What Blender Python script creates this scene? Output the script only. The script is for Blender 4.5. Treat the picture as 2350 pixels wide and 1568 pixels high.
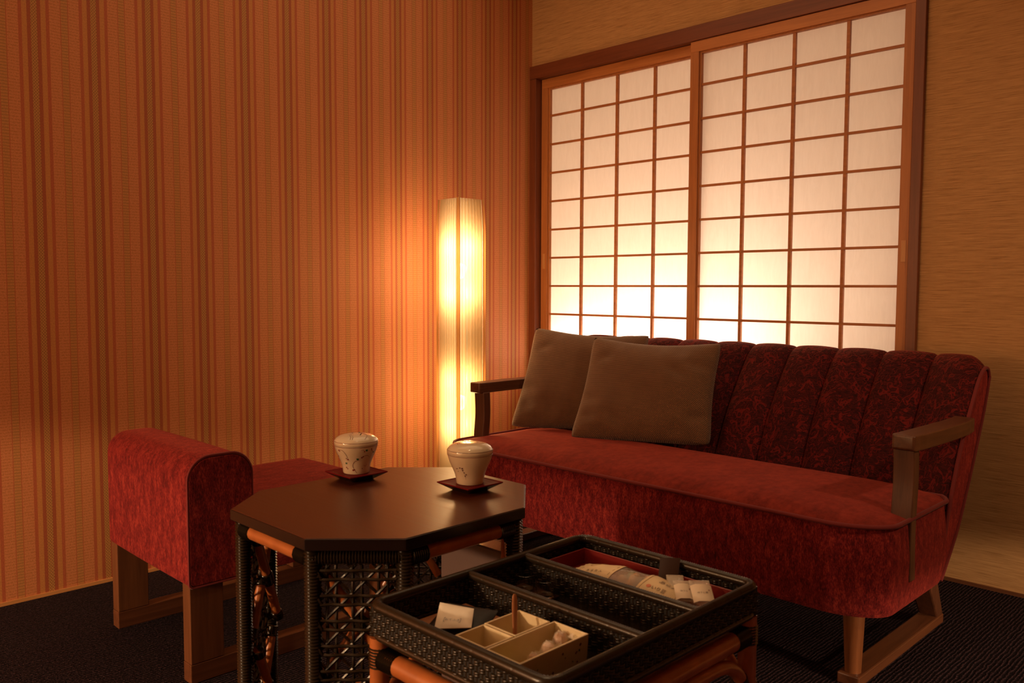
import bpy, bmesh, math, random
from mathutils import Vector, Matrix
random.seed(7)
PI = math.pi
S = bpy.context.scene
for o in list(bpy.data.objects):
    bpy.data.objects.remove(o)
COL = S.collection

# ---------------------------------------------------------------- camera, world, lights, exposure
cam_d = bpy.data.cameras.new('camera')
cam = bpy.data.objects.new('camera', cam_d)
COL.objects.link(cam)
_r = Vector((0.70512977, 0.70907103, 0.00320637)); _u = Vector((-0.04741642, 0.04264015, 0.99796468)); _f = Vector((-0.70749112, 0.70384664, -0.06368845))
M = Matrix((( _r.x, _u.x, -_f.x, 3.10044), (_r.y, _u.y, -_f.y, -3.22627), (_r.z, _u.z, -_f.z, 1.05), (0, 0, 0, 1)))
cam.matrix_world = M
cam_d.sensor_width = 36.0
cam_d.lens = 29.637
cam_d.clip_start = 0.05
cam_d.dof.use_dof = True
cam_d.dof.focus_distance = 2.9
cam_d.dof.aperture_fstop = 9.0
S.camera = cam

S.view_settings.view_transform = 'Standard'
S.view_settings.look = 'None'
S.view_settings.exposure = 0.15
S.view_settings.gamma = 1.0
S.view_settings.use_curve_mapping = False

W = bpy.data.worlds.new('room_world'); S.world = W; W.use_nodes = True
W.node_tree.nodes['Background'].inputs[0].default_value = (1.0, 0.6, 0.3, 1)
W.node_tree.nodes['Background'].inputs[1].default_value = 0.0

def lamp(name, kind, loc, energy, color, target=None, **kw):
    d = bpy.data.lights.new(name, kind); d.energy = energy; d.color = color
    for k, v in kw.items():
        setattr(d, k, v)
    o = bpy.data.objects.new(name, d); COL.objects.link(o); o.location = loc
    if target is not None:
        o.rotation_euler = (Vector(target) - Vector(loc)).to_track_quat('-Z', 'Y').to_euler()
    return o

WARM = (1.0, 0.66, 0.36)
# unseen overhead area light, added as general ambient fill
lamp('overhead_fill', 'AREA', (1.15, -1.35, 2.66), 8, (1.0, 0.64, 0.34), (1.15, -1.35, 0), shape='RECTANGLE', size=1.8, size_y=1.8)
# downlights
lamp('downlight_table', 'SPOT', (2.0, -2.35, 2.66), 15, WARM, (1.95, -2.25, 0), spot_size=1.6, spot_blend=1.0, shadow_soft_size=0.03)
lamp('downlight_wall', 'SPOT', (4.6, -1.2, 2.66), 105, WARM, (2.7, -0.35, 0.9), spot_size=1.0, spot_blend=1.0, shadow_soft_size=0.05)
lamp('shaded_low_lamp', 'SPOT', (3.9, -1.3, 0.576), 75, (1.0, 0.68, 0.40), (3.9, -1.3, 0), spot_size=2.803, spot_blend=0.06, shadow_soft_size=0.05)
# hanging lamp with an opaque shade on the far side of the room: it throws its light down and outwards below the shade's rim
lamp('shaded_hanging_lamp', 'SPOT', (1.2, -5.6, 1.20), 300, (1.0, 0.66, 0.38), (1.2, -5.6, 0), spot_size=2.803, spot_blend=0.04, shadow_soft_size=0.08)
# point light standing in for a lamp shade's glow, brightening the left wall
lamp('shade_glow', 'POINT', (0.85, -4.75, 1.28), 46, (1.0, 0.58, 0.28), shadow_soft_size=0.18)
lamp('rear_fill', 'AREA', (1.3, -6.1, 1.75), 22, (1.0, 0.60, 0.30), (0.9, -1.0, 1.5), shape='RECTANGLE', size=2.2, size_y=1.3)  # unseen area fill added behind the camera to brighten the walls
# lamp at the sill behind the paper window, and a broad fill light
lamp('window_tube', 'AREA', (0.68, 0.24, 0.60), 24, (1.0, 0.82, 0.67), (0.72, 0.08, 2.0), shape='RECTANGLE', size=1.45, size_y=0.06)
lamp('window_fill', 'AREA', (0.95, 0.44, 1.3), 1.0, (1.0, 0.56, 0.40), (0.95, 0.0, 1.3), shape='RECTANGLE', size=1.7, size_y=1.5)

# ---------------------------------------------------------------- material helpers
class NT:
    def __init__(s, name):
        s.m = bpy.data.materials.new(name); s.m.use_nodes = True
        s.t = s.m.node_tree; s.n = s.t.nodes; s.l = s.t.links
        s.b = s.n['Principled BSDF']; s.out = s.n['Material Output']
    def node(s, typ, **kw):
        n = s.n.new(typ)
        for k, v in kw.items():
            setattr(n, k, v)
        return n
    def put(s, sock, v):
        if v is None:
            return
        if hasattr(v, 'is_output') or isinstance(v, bpy.types.NodeSocket):
            s.l.new(v, sock)
        else:
            if isinstance(v, (tuple, list)) and len(v) == 3 and sock.type == 'RGBA':
                v = tuple(v) + (1,)
            sock.default_value = v
    def math(s, op, a, b=None, c=None):
        n = s.node('ShaderNodeMath', operation=op)
        s.put(n.inputs[0], a); s.put(n.inputs[1], b); s.put(n.inputs[2], c)
        return n.outputs[0]
    def coord(s, which='Object'):
        return s.node('ShaderNodeTexCoord').outputs[which]
    def mapv(s, vec, scale=(1, 1, 1), rot=(0, 0, 0), loc=(0, 0, 0)):
        n = s.node('ShaderNodeMapping'); s.put(n.inputs[0], vec)
        n.inputs['Scale'].default_value = scale; n.inputs['Rotation'].default_value = rot; n.inputs['Location'].default_value = loc
        return n.outputs[0]
    def noise(s, vec, scale=5, detail=3, rough=0.5, dist=0.0, col=False):
        n = s.node('ShaderNodeTexNoise'); s.put(n.inputs['Vector'], vec)
        n.inputs['Scale'].default_value = scale; n.inputs['Detail'].default_value = detail
        n.inputs['Roughness'].default_value = rough; n.inputs['Distortion'].default_value = dist
        return n.outputs['Color' if col else 'Fac']
    def sep(s, vec):
        n = s.node('ShaderNodeSeparateXYZ'); s.put(n.inputs[0], vec); return n.outputs
    def ramp(s, fac, stops, interp='LINEAR'):
        n = s.node('ShaderNodeValToRGB'); s.put(n.inputs[0], fac)
        cr = n.color_ramp; cr.interpolation = interp
        while len(cr.elements) < len(stops):
            cr.elements.new(0.5)
        for e, (p, c) in zip(cr.elements, stops):
            e.position = p
            e.color = (c, c, c, 1) if isinstance(c, (int, float)) else tuple(c) + (1,)
        return n.outputs[0]
    def mix(s, fac, a, b, blend='MIX'):
        n = s.node('ShaderNodeMix', data_type='RGBA', blend_type=blend)
        s.put(n.inputs[0], fac); s.put(n.inputs[6], a); s.put(n.inputs[7], b)
        return n.outputs[2]
    def bump(s, h, strength=0.3, dist=0.002):
        n = s.node('ShaderNodeBump'); n.inputs['Strength'].default_value = strength; n.inputs['Distance'].default_value = dist
        s.put(n.inputs['Height'], h); s.l.new(n.outputs[0], s.b.inputs['Normal'])
        return n.outputs[0]
    def set(s, **kw):
        names = {'color': 'Base Color', 'rough': 'Roughness', 'metal': 'Metallic', 'spec': 'Specular IOR Level', 'sheen': 'Sheen Weight',
                 'sheen_r': 'Sheen Roughness', 'sheen_t': 'Sheen Tint', 'coat': 'Coat Weight', 'coat_r': 'Coat Roughness', 'trans': 'Transmission Weight',
                 'ior': 'IOR', 'alpha': 'Alpha'}
        for k, v in kw.items():
            s.put(s.b.inputs[names[k]], v)
        return s

def srgb(r, g, b):
    f = lambda c: (c / 255 / 12.92) if c / 255 <= 0.04045 else ((c / 255 + 0.055) / 1.055) ** 2.4
    return (f(r), f(g), f(b))

def plain(name, color, rough=0.5, **kw):
    n = NT(name); n.set(color=color, rough=rough, **kw); return n.m

def wood_mat(name, c1, c2, rough=0.4, axis=0, scale=1.0, coat=0.0):
    n = NT(name)
    sc = [60, 60, 60]; sc[axis] = 3
    v = n.mapv(n.coord(), tuple(x * scale for x in sc))
    f = n.noise(v, 1.0, 4, 0.6, 0.6)
    n.set(color=n.ramp(f, [(0.3, c1), (0.7, c2)]), rough=rough, coat=coat, coat_r=0.15)
    n.bump(f, 0.08, 0.001)
    return n.m

MT = {}
MT['wood_x'] = wood_mat('walnut_x', (0.040, 0.0125, 0.0045), (0.090, 0.030, 0.011), 0.36, 0)
MT['wood_y'] = wood_mat('walnut_y', (0.070, 0.023, 0.0095), (0.135, 0.047, 0.020), 0.36, 1)
MT['wood_z'] = wood_mat('walnut_z', (0.065, 0.021, 0.009), (0.125, 0.043, 0.018), 0.5, 2)
MT['leg_wood'] = wood_mat('oiled_leg_wood_z', (0.14, 0.046, 0.015), (0.25, 0.088, 0.031), 0.34, 2)
MT['bench_wood'] = wood_mat('bench_leg_wood_z', (0.105, 0.036, 0.013), (0.17, 0.062, 0.024), 0.4, 2)
MT['rail_wood'] = wood_mat('oiled_rail_wood_y', (0.085, 0.028, 0.011), (0.15, 0.052, 0.021), 0.4, 1)
MT['frame_h'] = wood_mat('shoji_wood_x', (0.40, 0.14, 0.038), (0.54, 0.21, 0.062), 0.45, 0)
MT['frame_v'] = wood_mat('shoji_wood_z', (0.35, 0.12, 0.034), (0.48, 0.18, 0.052), 0.45, 2)
MT['muntin'] = wood_mat('muntin_wood', (0.34, 0.11, 0.030), (0.48, 0.17, 0.05), 0.5, 0)
MT['casing_x'] = wood_mat('casing_wood_x', (0.13, 0.032, 0.011), (0.19, 0.050, 0.018), 0.4, 0)
MT['casing_z'] = wood_mat('casing_wood_z', (0.13, 0.032, 0.011), (0.19, 0.050, 0.018), 0.4, 2)
MT['pull'] = wood_mat('pull_wood', (0.45, 0.20, 0.07), (0.58, 0.28, 0.11), 0.45, 2)
MT['rattan_dark'] = plain('black_brown_rattan', (0.014, 0.008, 0.0036), 0.24, spec=0.6)
MT['rattan_weave'] = plain('woven_black_brown_rattan', (0.020, 0.0115, 0.0048), 0.28, spec=0.5)
MT['core'] = plain('dark_basket_core', (0.006, 0.004, 0.003), 0.8)
n = NT('orange_rattan_pole'); f = n.noise(n.mapv(n.coord(), (25, 25, 25)), 1, 3)
n.set(color=n.ramp(f, [(0.3, (0.30, 0.082, 0.020)), (0.7, (0.42, 0.125, 0.032))]), rough=0.33, coat=0.2, coat_r=0.2); MT['rattan_pole'] = n.m

# striped wallpaper of the left wall (bands run up the wall, repeat 185 mm along it)
n = NT('striped_wallpaper')
co = n.coord(); sx, sy, sz = n.sep(co)
t = n.math('DIVIDE', n.math('ADD', sy, 0.686), 0.185)
fr = n.math('SUBTRACT', n.math('FRACT', n.math('ADD', t, 100.5)), 0.5)
d = n.math('MULTIPLY', n.math('ABSOLUTE', fr), 2.0)
gold = (0.60, 0.245, 0.072); red = (0.50, 0.125, 0.052); dark = (0.42, 0.105, 0.044); salm = (0.66, 0.245, 0.098); chk = (0.57, 0.26, 0.078); dash = (0.59, 0.25, 0.08)
base = n.ramp(d, [(0.0, chk), (0.100, dark), (0.222, gold), (0.385, red), (0.500, salm), (0.862, red), (0.884, dash)], 'CONSTANT')
mrib = n.ramp(d, [(0.0, 0.0), (0.222, 0.35), (0.385, 0.0), (0.500, 1.0), (0.862, 0.0), (0.884, 0.0)], 'CONSTANT')
mdash = n.ramp(d, [(0.0, 0.0), (0.890, 1.0)], 'CONSTANT')
mchk = n.ramp(d, [(0.0, 1.0), (0.100, 0.0)], 'CONSTANT')
nz = n.noise(n.mapv(co, (1, 190, 210)), 1, 2, 0.6)
zz = n.math('ADD', sz, n.math('MULTIPLY', n.math('SUBTRACT', n.noise(n.mapv(co, (1, 40, 3)), 1, 1), 0.5), 0.003))
rib = n.math('SINE', n.math('MULTIPLY', zz, 2 * PI / 0.0098))
ribf = n.math('MULTIPLY', n.math('GREATER_THAN', rib, 0.25), n.math('MULTIPLY', n.math('GREATER_THAN', nz, 0.47), 0.9))
c1 = n.mix(n.math('MULTIPLY', ribf, mrib), base, (0.52, 0.185, 0.056))
dsh = n.math('GREATER_THAN', n.math('SINE', n.math('MULTIPLY', zz, 2 * PI / 0.0098)), 0.35)
c2 = n.mix(n.math('MULTIPLY', n.math('MULTIPLY', dsh, mdash), 0.38), c1, (0.20, 0.10, 0.035))
ck = n.math('GREATER_THAN', n.math('MULTIPLY', n.math('SINE', n.math('MULTIPLY', n.math('ADD', sy, 0.686), 2 * PI / 0.0088)), n.math('SINE', n.math('MULTIPLY', sz, 2 * PI / 0.0105))), 0.12)
c3 = n.mix(n.math('MULTIPLY', n.math('MULTIPLY', ck, mchk), 0.55), c2, (0.15, 0.062, 0.02))
fine = n.noise(n.mapv(co, (1, 230, 300)), 1, 3, 0.75)
c4 = n.mix(0.6, c3, n.mix(1.0, c3, n.ramp(fine, [(0.3, 0.45), (0.7, 1.0)]), 'MULTIPLY'))
n.set(color=c4, rough=0.62, spec=0.35)
n.bump(n.math('ADD', fine, n.math('MULTIPLY', rib, 0.25)), 0.12, 0.001)
MT['wallpaper'] = n.m

# grass-cloth of the window wall
n = NT('grass_cloth')
co = n.coord()
a = n.noise(n.mapv(co, (11, 11, 540)), 1, 3, 0.7, 0.0)
b = n.noise(n.mapv(co, (6, 6, 230)), 1, 2, 0.5)
c = n.math('ADD', n.math('MULTIPLY', a, 0.7), n.math('MULTIPLY', b, 0.3))
n.set(color=n.ramp(c, [(0.32, (0.235, 0.115, 0.043)), (0.47, (0.43, 0.235, 0.098)), (0.68, (0.58, 0.345, 0.155))]), rough=0.8, spec=0.2)
n.bump(a, 0.35, 0.002)
MT['grass'] = n.m

n = NT('ceiling_paint'); n.set(color=n.ramp(n.noise(n.mapv(n.coord(), (8, 8, 8)), 1, 2), [(0.3, (0.5, 0.42, 0.33)), (0.7, (0.56, 0.47, 0.37))]), rough=0.9); MT['ceiling'] = n.m
n = NT('plain_room_wall'); n.set(color=n.ramp(n.noise(n.mapv(n.coord(), (3, 3, 90)), 1, 2), [(0.3, (0.35, 0.2, 0.09)), (0.7, (0.45, 0.27, 0.13))]), rough=0.9); MT['roomwall'] = n.m

# loop carpet, ribs along Y
n = NT('loop_carpet')
co = n.coord(); sx, sy, sz = n.sep(co)
wob = n.math('MULTIPLY', n.math('SUBTRACT', n.noise(n.mapv(co, (45, 20, 1)), 1, 2), 0.5), 0.012)
ridge = n.math('SINE', n.math('MULTIPLY', n.math('ADD', sx, wob), 2 * PI / 0.0105))
loops = n.noise(n.mapv(co, (190, 120, 1)), 1, 2, 0.6)
spk = n.noise(n.mapv(co, (300, 300, 1)), 1, 1, 0.5)
h = n.math('ADD', n.math('MULTIPLY', ridge, 0.35), n.math('MULTIPLY', loops, 1.6))
n.set(color=n.ramp(n.math('ADD', n.math('MULTIPLY', n.math('ADD', ridge, 1.0), 0.11), n.math('MULTIPLY', n.math('ADD', spk, loops), 0.39)),
      [(0.34, (0.003, 0.002, 0.003)), (0.52, (0.010, 0.0058, 0.0086)), (0.70, (0.090, 0.048, 0.060))]), rough=0.95, spec=0.1)
n.bump(h, 1.0, 0.006)
MT['carpet'] = n.m

def chenille(name, c1, c2, c3, sc=(220, 220, 45), sheen=0.5):
    n = NT(name)
    co = n.coord()
    a = n.noise(n.mapv(co, sc), 1, 4, 0.7)
    b = n.noise(n.mapv(co, tuple(x * 0.20 for x in sc)), 1, 3, 0.65)
    f = n.math('ADD', n.math('MULTIPLY', a, 0.6), n.math('MULTIPLY', b, 0.4))
    n.set(color=n.ramp(f, [(0.38, c1), (0.50, c2), (0.64, c3)]), rough=0.9, sheen=sheen, sheen_r=0.5, sheen_t=(1, 0.20, 0.15), spec=0.15)
    n.bump(a, 0.35, 0.002)
    return n.m
MT['chenille'] = chenille('red_chenille', (0.050, 0.0035, 0.005), (0.160, 0.0105, 0.0125), (0.36, 0.042, 0.028), (330, 330, 120), 0.3)
MT['chenille_top'] = chenille('red_chenille_top', (0.050, 0.0035, 0.005), (0.150, 0.0100, 0.0120), (0.31, 0.034, 0.024), (330, 120, 330), 0.3)
MT['velvet'] = chenille('red_velvet_seat', (0.092, 0.0075, 0.0062), (0.152, 0.0145, 0.0098), (0.22, 0.025, 0.0145), (45, 30, 45), 0.3)
MT['piping'] = plain('red_piping', (0.15, 0.009, 0.009), 0.85, sheen=0.05)

# damask velvet of the sofa back: dark pile figure on a red ground
n = NT('damask_velvet')
co = n.coord()
wv = n.node('ShaderNodeVectorMath', operation='ADD')
n.l.new(n.mapv(co, (1, 1, 1)), wv.inputs[0])
w2 = n.node('ShaderNodeVectorMath', operation='SCALE'); n.l.new(n.noise(n.mapv(co, (1, 1, 1)), 11, 2, 0.5, 0.0, True), w2.inputs[0]); w2.inputs['Scale'].default_value = 0.055
n.l.new(w2.outputs[0], wv.inputs[1])
v = wv.outputs[0]
a = n.noise(n.mapv(v, (34, 34, 26)), 1, 1.5, 0.45, 1.1)
fig = n.ramp(a, [(0.575, 0.0), (0.595, 0.9), (0.64, 0.9), (0.66, 0.1)])
ln = n.math('ABSOLUTE', n.math('SUBTRACT', n.noise(n.mapv(v, (38, 38, 30), loc=(3, 1, 2)), 1, 1, 0.4, 1.4), 0.5))
vein = n.ramp(ln, [(0.010, 0.65), (0.036, 0.0)])
pile = n.noise(n.mapv(co, (70, 70, 240)), 1, 2, 0.6)
f = n.math('MAXIMUM', fig, vein)
cc = n.mix(f, n.ramp(pile, [(0.35, (0.018, 0.0014, 0.0020)), (0.7, (0.060, 0.0045, 0.0050))]), (0.135, 0.0085, 0.0080))
n.set(color=cc, rough=0.8, sheen=0.35, sheen_r=0.35, sheen_t=(1, 0.25, 0.15), spec=0.15)
n.bump(n.math('ADD', n.math('MULTIPLY', f, -0.6), n.math('MULTIPLY', pile, 0.2)), 0.5, 0.004)
MT['damask'] = n.m

# cushion cloth: small basket weave in UV
n = NT('cushion_weave')
uv = n.coord('UV'); ux, uy, uz = n.sep(uv)
row = n.math('FLOOR', n.math('MULTIPLY', uy, 100))
off = n.math('MULTIPLY', n.math('FRACT', n.math('MULTIPLY', row, 0.5)), 1.0)
sa = n.math('ABSOLUTE', n.math('SINE', n.math('MULTIPLY', n.math('ADD', n.math('MULTIPLY', ux, 75), off), PI)))
sb = n.math('ABSOLUTE', n.math('SINE', n.math('MULTIPLY', n.math('MULTIPLY', uy, 100), PI)))
kn = n.math('MULTIPLY', sa, sb)
nn = n.noise(n.mapv(uv, (9, 9, 9)), 1, 3)
c = n.mix(n.ramp(kn, [(0.15, 0.0), (0.6, 1.0)]), (0.075, 0.033, 0.017), (0.27, 0.135, 0.068))
n.set(color=n.mix(0.3, c, n.mix(1, c, n.ramp(nn, [(0.3, 0.5), (0.7, 1.0)]), 'MULTIPLY')), rough=0.85, sheen=0.25, spec=0.15)
n.bump(kn, 0.6, 0.003)
MT['cushion'] = n.m

# shoji paper
n = NT('shoji_paper')
co = n.coord()
fib = n.noise(n.mapv(co, (60, 1, 9)), 1, 3, 0.6, 1.2)
pc = n.ramp(fib, [(0.3, (0.80, 0.71, 0.62)), (0.7, (0.86, 0.77, 0.68))])
tr = n.node('ShaderNodeBsdfTranslucent'); n.put(tr.inputs[0], pc)
df = n.node('ShaderNodeBsdfDiffuse'); n.put(df.inputs[0], (0.62, 0.52, 0.40))
mx = n.node('ShaderNodeMixShader'); mx.inputs[0].default_value = 0.72
n.l.new(df.outputs[0], mx.inputs[1]); n.l.new(tr.outputs[0], mx.inputs[2]); n.l.new(mx.outputs[0], n.out.inputs[0])
MT['paper'] = n.m
MT['reveal'] = plain('window_reveal_white', (0.75, 0.68, 0.58), 0.9)

# pleated lamp shade
def shade_mat(name, col, thr):
    n = NT(name)
    tr = n.node('ShaderNodeBsdfTranslucent'); n.put(tr.inputs[0], col)
    df = n.node('ShaderNodeBsdfDiffuse'); n.put(df.inputs[0], (0.72, 0.52, 0.30))
    tp = n.node('ShaderNodeBsdfTransparent'); n.put(tp.inputs[0], (1.0, 0.86, 0.64))
    m1 = n.node('ShaderNodeMixShader'); m1.inputs[0].default_value = 0.72
    n.l.new(df.outputs[0], m1.inputs[1]); n.l.new(tr.outputs[0], m1.inputs[2])
    m2 = n.node('ShaderNodeMixShader'); m2.inputs[0].default_value = thr
    n.l.new(m1.outputs[0], m2.inputs[1]); n.l.new(tp.outputs[0], m2.inputs[2])
    n.l.new(m2.outputs[0], n.out.inputs[0])
    return n.m
MT['shade'] = shade_mat('pleated_shade_cloth', (0.40, 0.31, 0.185), 0.33)
MT['shade_fold'] = shade_mat('pleat_fold_cloth', (0.34, 0.23, 0.12), 0.45)
MT['shade_strip'] = shade_mat('shade_corner_tape', (0.34, 0.15, 0.045), 0.0)
n = NT('bulb_glass'); n.set(color=(1, 0.8, 0.5), rough=0.3); n.b.inputs['Emission Color'].default_value = (1, 0.72, 0.36, 1); n.b.inputs['Emission Strength'].default_value = 4; MT['bulb'] = n.m
MT['metal_dark'] = plain('dark_metal', (0.05, 0.04, 0.035), 0.4, metal=1.0)

# table top, porcelain, lacquer and small things
n = NT('dark_table_top')
co = n.coord()
f = n.noise(n.mapv(co, (3, 210, 40)), 1, 3, 0.6)
n.set(color=n.ramp(f, [(0.3, (0.060, 0.0135, 0.0055)), (0.7, (0.098, 0.0235, 0.009))]), rough=n.ramp(f, [(0.3, 0.29), (0.7, 0.36)]), spec=0.5)
n.bump(f, 0.06, 0.0006)
MT['tabletop'] = n.m
MT['tableedge'] = plain('table_edge_lacquer', (0.014, 0.006, 0.0045), 0.25)
n = NT('cream_porcelain'); n.set(color=n.ramp(n.noise(n.coord(), 30, 2), [(0.3, (0.76, 0.66, 0.50)), (0.7, (0.80, 0.70, 0.54))]), rough=0.12, coat=0.6, coat_r=0.05); MT['porcelain'] = n.m
n = NT('glazed_box_porcelain'); n.set(color=n.ramp(n.noise(n.coord(), 40, 2), [(0.3, (0.70, 0.57, 0.34)), (0.7, (0.76, 0.62, 0.38))]), rough=0.25, coat=0.4); MT['boxglaze'] = n.m
MT['ink_red'] = plain('red_enamel', (0.22, 0.022, 0.015), 0.3)
MT['ink_green'] = plain('green_enamel', (0.02, 0.10, 0.035), 0.3)
MT['ink_dark'] = plain('dark_red_enamel', (0.10, 0.012, 0.015), 0.3)
MT['lacquer'] = plain('red_lacquer', (0.15, 0.008, 0.010), 0.55, spec=0.06)
MT['lacquer_black'] = plain('black_lacquer', (0.012, 0.008, 0.007), 0.25, coat=0.4)
MT['tray_red'] = plain('red_lacquered_tray', (0.22, 0.014, 0.012), 0.35, coat=0.2)
MT['spoon'] = wood_mat('spoon_wood', (0.34, 0.13, 0.055), (0.46, 0.19, 0.085), 0.5, 2)
n = NT('white_wrapper'); f = n.noise(n.coord(), 45, 2); n.set(color=n.ramp(f, [(0.3, (0.80, 0.72, 0.58)), (0.7, (0.86, 0.78, 0.64))]), rough=0.55); n.bump(f, 0.3, 0.004); MT['wrapper'] = n.m
MT['label'] = plain('cream_label_paper', (0.82, 0.66, 0.40), 0.6)
MT['label_white'] = plain('white_label_paper', (0.80, 0.68, 0.52), 0.5)
MT['ink'] = plain('printing_ink', (0.10, 0.045, 0.02), 0.6)
MT['ink_blue'] = plain('blue_printing_ink', (0.16, 0.22, 0.30), 0.6)
MT['ink_pink'] = plain('pink_printing_ink', (0.75, 0.25, 0.14), 0.6)
MT['ink_faint'] = plain('faint_printing_ink', (0.48, 0.32, 0.14), 0.6)
MT['brown_foil'] = plain('brown_foil', (0.045, 0.019, 0.012), 0.45, spec=0.3)
MT['black_foil'] = plain('black_foil', (0.010, 0.008, 0.007), 0.45, spec=0.3)
MT['film'] = None
n = NT('clear_film'); n.set(color=(0.9, 0.8, 0.65), rough=0.10, alpha=0.34, spec=1.0); n.bump(n.noise(n.coord(), 60, 2), 0.5, 0.004); MT['film'] = n.m
n = NT('clear_glass'); n.set(color=(1, 0.98, 0.95), rough=0.02, trans=1.0, ior=1.45); MT['glass'] = n.m
n = NT('rice_cracker'); n.set(color=n.ramp(n.noise(n.coord(), 70, 3), [(0.3, (0.36, 0.12, 0.02)), (0.7, (0.62, 0.26, 0.05))]), rough=0.6); MT['cracker'] = n.m
MT['cracker_green'] = plain('green_cracker', (0.14, 0.16, 0.03), 0.6)
MT['candy'] = plain('pale_candy', (0.85, 0.62, 0.52), 0.3)
MT['candy_brown'] = plain('caramel_candy', (0.45, 0.16, 0.05), 0.3)
n = NT('lime_striped_wrapper'); st = n.math('GREATER_THAN', n.math('SINE', n.math('MULTIPLY', n.sep(n.mapv(n.coord(), (1, 1, 1), (0, 0, 0.6)))[0], 2 * PI / 0.005)), 0.0)
n.set(color=n.mix(st, (0.42, 0.48, 0.015), (0.60, 0.66, 0.05)), rough=0.4); MT['lime'] = n.m
MT['bin'] = plain('pale_glossy_plastic', (0.15, 0.095, 0.08), 0.12, coat=0.5)
MT['cord'] = plain('pale_cord', (0.80, 0.68, 0.48), 0.7)
MT['gold_trim'] = wood_mat('pale_floor_trim', (0.50, 0.22, 0.07), (0.60, 0.28, 0.10), 0.5, 1)
MT['dark_trim'] = wood_mat('dark_floor_trim', (0.09, 0.03, 0.012), (0.13, 0.045, 0.018), 0.5, 0)

# ---------------------------------------------------------------- geometry helpers
class MB:
    def __init__(s):
        s.v = []; s.f = []; s.uv = None
    def add(s, vs, fs):
        k = len(s.v); s.v += [tuple(p) for p in vs]; s.f += [tuple(i + k for i in f) for f in fs]; return s
    def box(s, x0, x1, y0, y1, z0, z1):
        return s.add([(x0, y0, z0), (x1, y0, z0), (x1, y1, z0), (x0, y1, z0), (x0, y0, z1), (x1, y0, z1), (x1, y1, z1), (x0, y1, z1)],
                     [(0, 3, 2, 1), (4, 5, 6, 7), (0, 1, 5, 4), (1, 2, 6, 5), (2, 3, 7, 6), (3, 0, 4, 7)])
    def prism(s, poly, z0, z1):
        k = len(poly)
        return s.add([(x, y, z0) for x, y in poly] + [(x, y, z1) for x, y in poly],
                     [tuple(range(k - 1, -1, -1)), tuple(range(k, 2 * k))] + [(i, (i + 1) % k, k + (i + 1) % k, k + i) for i in range(k)])
    def hull8(s, a, b):
        return s.add(list(a) + list(b), [(3, 2, 1, 0), (4, 5, 6, 7), (0, 1, 5, 4), (1, 2, 6, 5), (2, 3, 7, 6), (3, 0, 4, 7)])
    def tube(s, pts, r, n=8, closed=False, flat=None):
        pts = [Vector(p) for p in pts]; m = len(pts)
        rr = r if isinstance(r, (list, tuple)) else [r] * m
        up = None; vs = []
        for i, p in enumerate(pts):
            if closed:
                t = pts[(i + 1) % m] - pts[i - 1]
            else:
                t = pts[min(i + 1, m - 1)] - pts[max(i - 1, 0)]
            t.normalize()
            if up is None:
                up = Vector((0, 0, 1)) if abs(t.z) < 0.9 else Vector((1, 0, 0))
            a = t.cross(up)
            if a.length < 1e-6:
                a = t.orthogonal()
            a.normalize(); b = a.cross(t); b.normalize(); up = b
            for k in range(n):
                th = 2 * PI * k / n
                q = p + a * (math.cos(th) * rr[i]) + b * (math.sin(th) * rr[i] * (flat or 1.0))
                vs.append(q)
        fs = []
        for i in range(m if closed else m - 1):
            j = (i + 1) % m
            for k in range(n):
                l = (k + 1) % n
                fs.append((i * n + k, i * n + l, j * n + l, j * n + k))
        if not closed:
            fs.append(tuple(range(n - 1, -1, -1))); fs.append(tuple((m - 1) * n + k for k in range(n)))
        return s.add(vs, fs)
    def lathe(s, prof, c=(0, 0, 0), n=40):
        vs = []; fs = []
        m = len(prof)
        for r, z in prof:
            for k in range(n):
                th = 2 * PI * k / n
                vs.append((c[0] + r * math.cos(th), c[1] + r * math.sin(th), c[2] + z))
        for i in range(m - 1):
            for k in range(n):
                l = (k + 1) % n
                fs.append((i * n + k, i * n + l, (i + 1) * n + l, (i + 1) * n + k))
        fs.append(tuple(range(n - 1, -1, -1))); fs.append(tuple((m - 1) * n + k for k in range(n)))
        return s.add(vs, fs)
    def grid(s, fn, nu, nv, closeu=False):
        vs = [fn(i / nu, j / nv) for j in range(nv + 1) for i in range(nu if closeu else nu + 1)]
        w = nu if closeu else nu + 1; fs = []
        for j in range(nv):
            for i in range(nu):
                i2 = (i + 1) % w
                fs.append((j * w + i, j * w + i2, (j + 1) * w + i2, (j + 1) * w + i))
        return s.add(vs, fs)

ORI = {}
def obj(name, mb, m, parent=None, smooth=None, bevel=0.0, seg=2, origin=None, recalc=True):
    og = Vector(ORI[parent.name]) if parent is not None else Vector(origin or (0, 0, 0))
    me = bpy.data.meshes.new(name)
    me.from_pydata([tuple(Vector(v) - og) for v in mb.v], [], mb.f)
    if recalc:
        b = bmesh.new(); b.from_mesh(me); bmesh.ops.recalc_face_normals(b, faces=b.faces); b.to_mesh(me); b.free()
    if smooth is not None:
        me.shade_smooth()
        me.set_sharp_from_angle(angle=math.radians(smooth))
    me.materials.append(m)
    o = bpy.data.objects.new(name, me); COL.objects.link(o)
    ORI[o.name] = tuple(og)
    if parent is not None:
        o.parent = parent
    else:
        o.location = og
    if bevel:
        md = o.modifiers.new('bevel', 'BEVEL'); md.width = bevel; md.segments = seg; md.limit_method = 'ANGLE'; md.angle_limit = math.radians(40)
    return o
def thing(name, label, cat, loc, group=None):
    o = bpy.data.objects.new(name, None); COL.objects.link(o); o.location = loc; o.empty_display_size = 0.05
    ORI[o.name] = tuple(loc); o['label'] = label; o['category'] = cat
    if group:
        o['group'] = group
    return o
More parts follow.
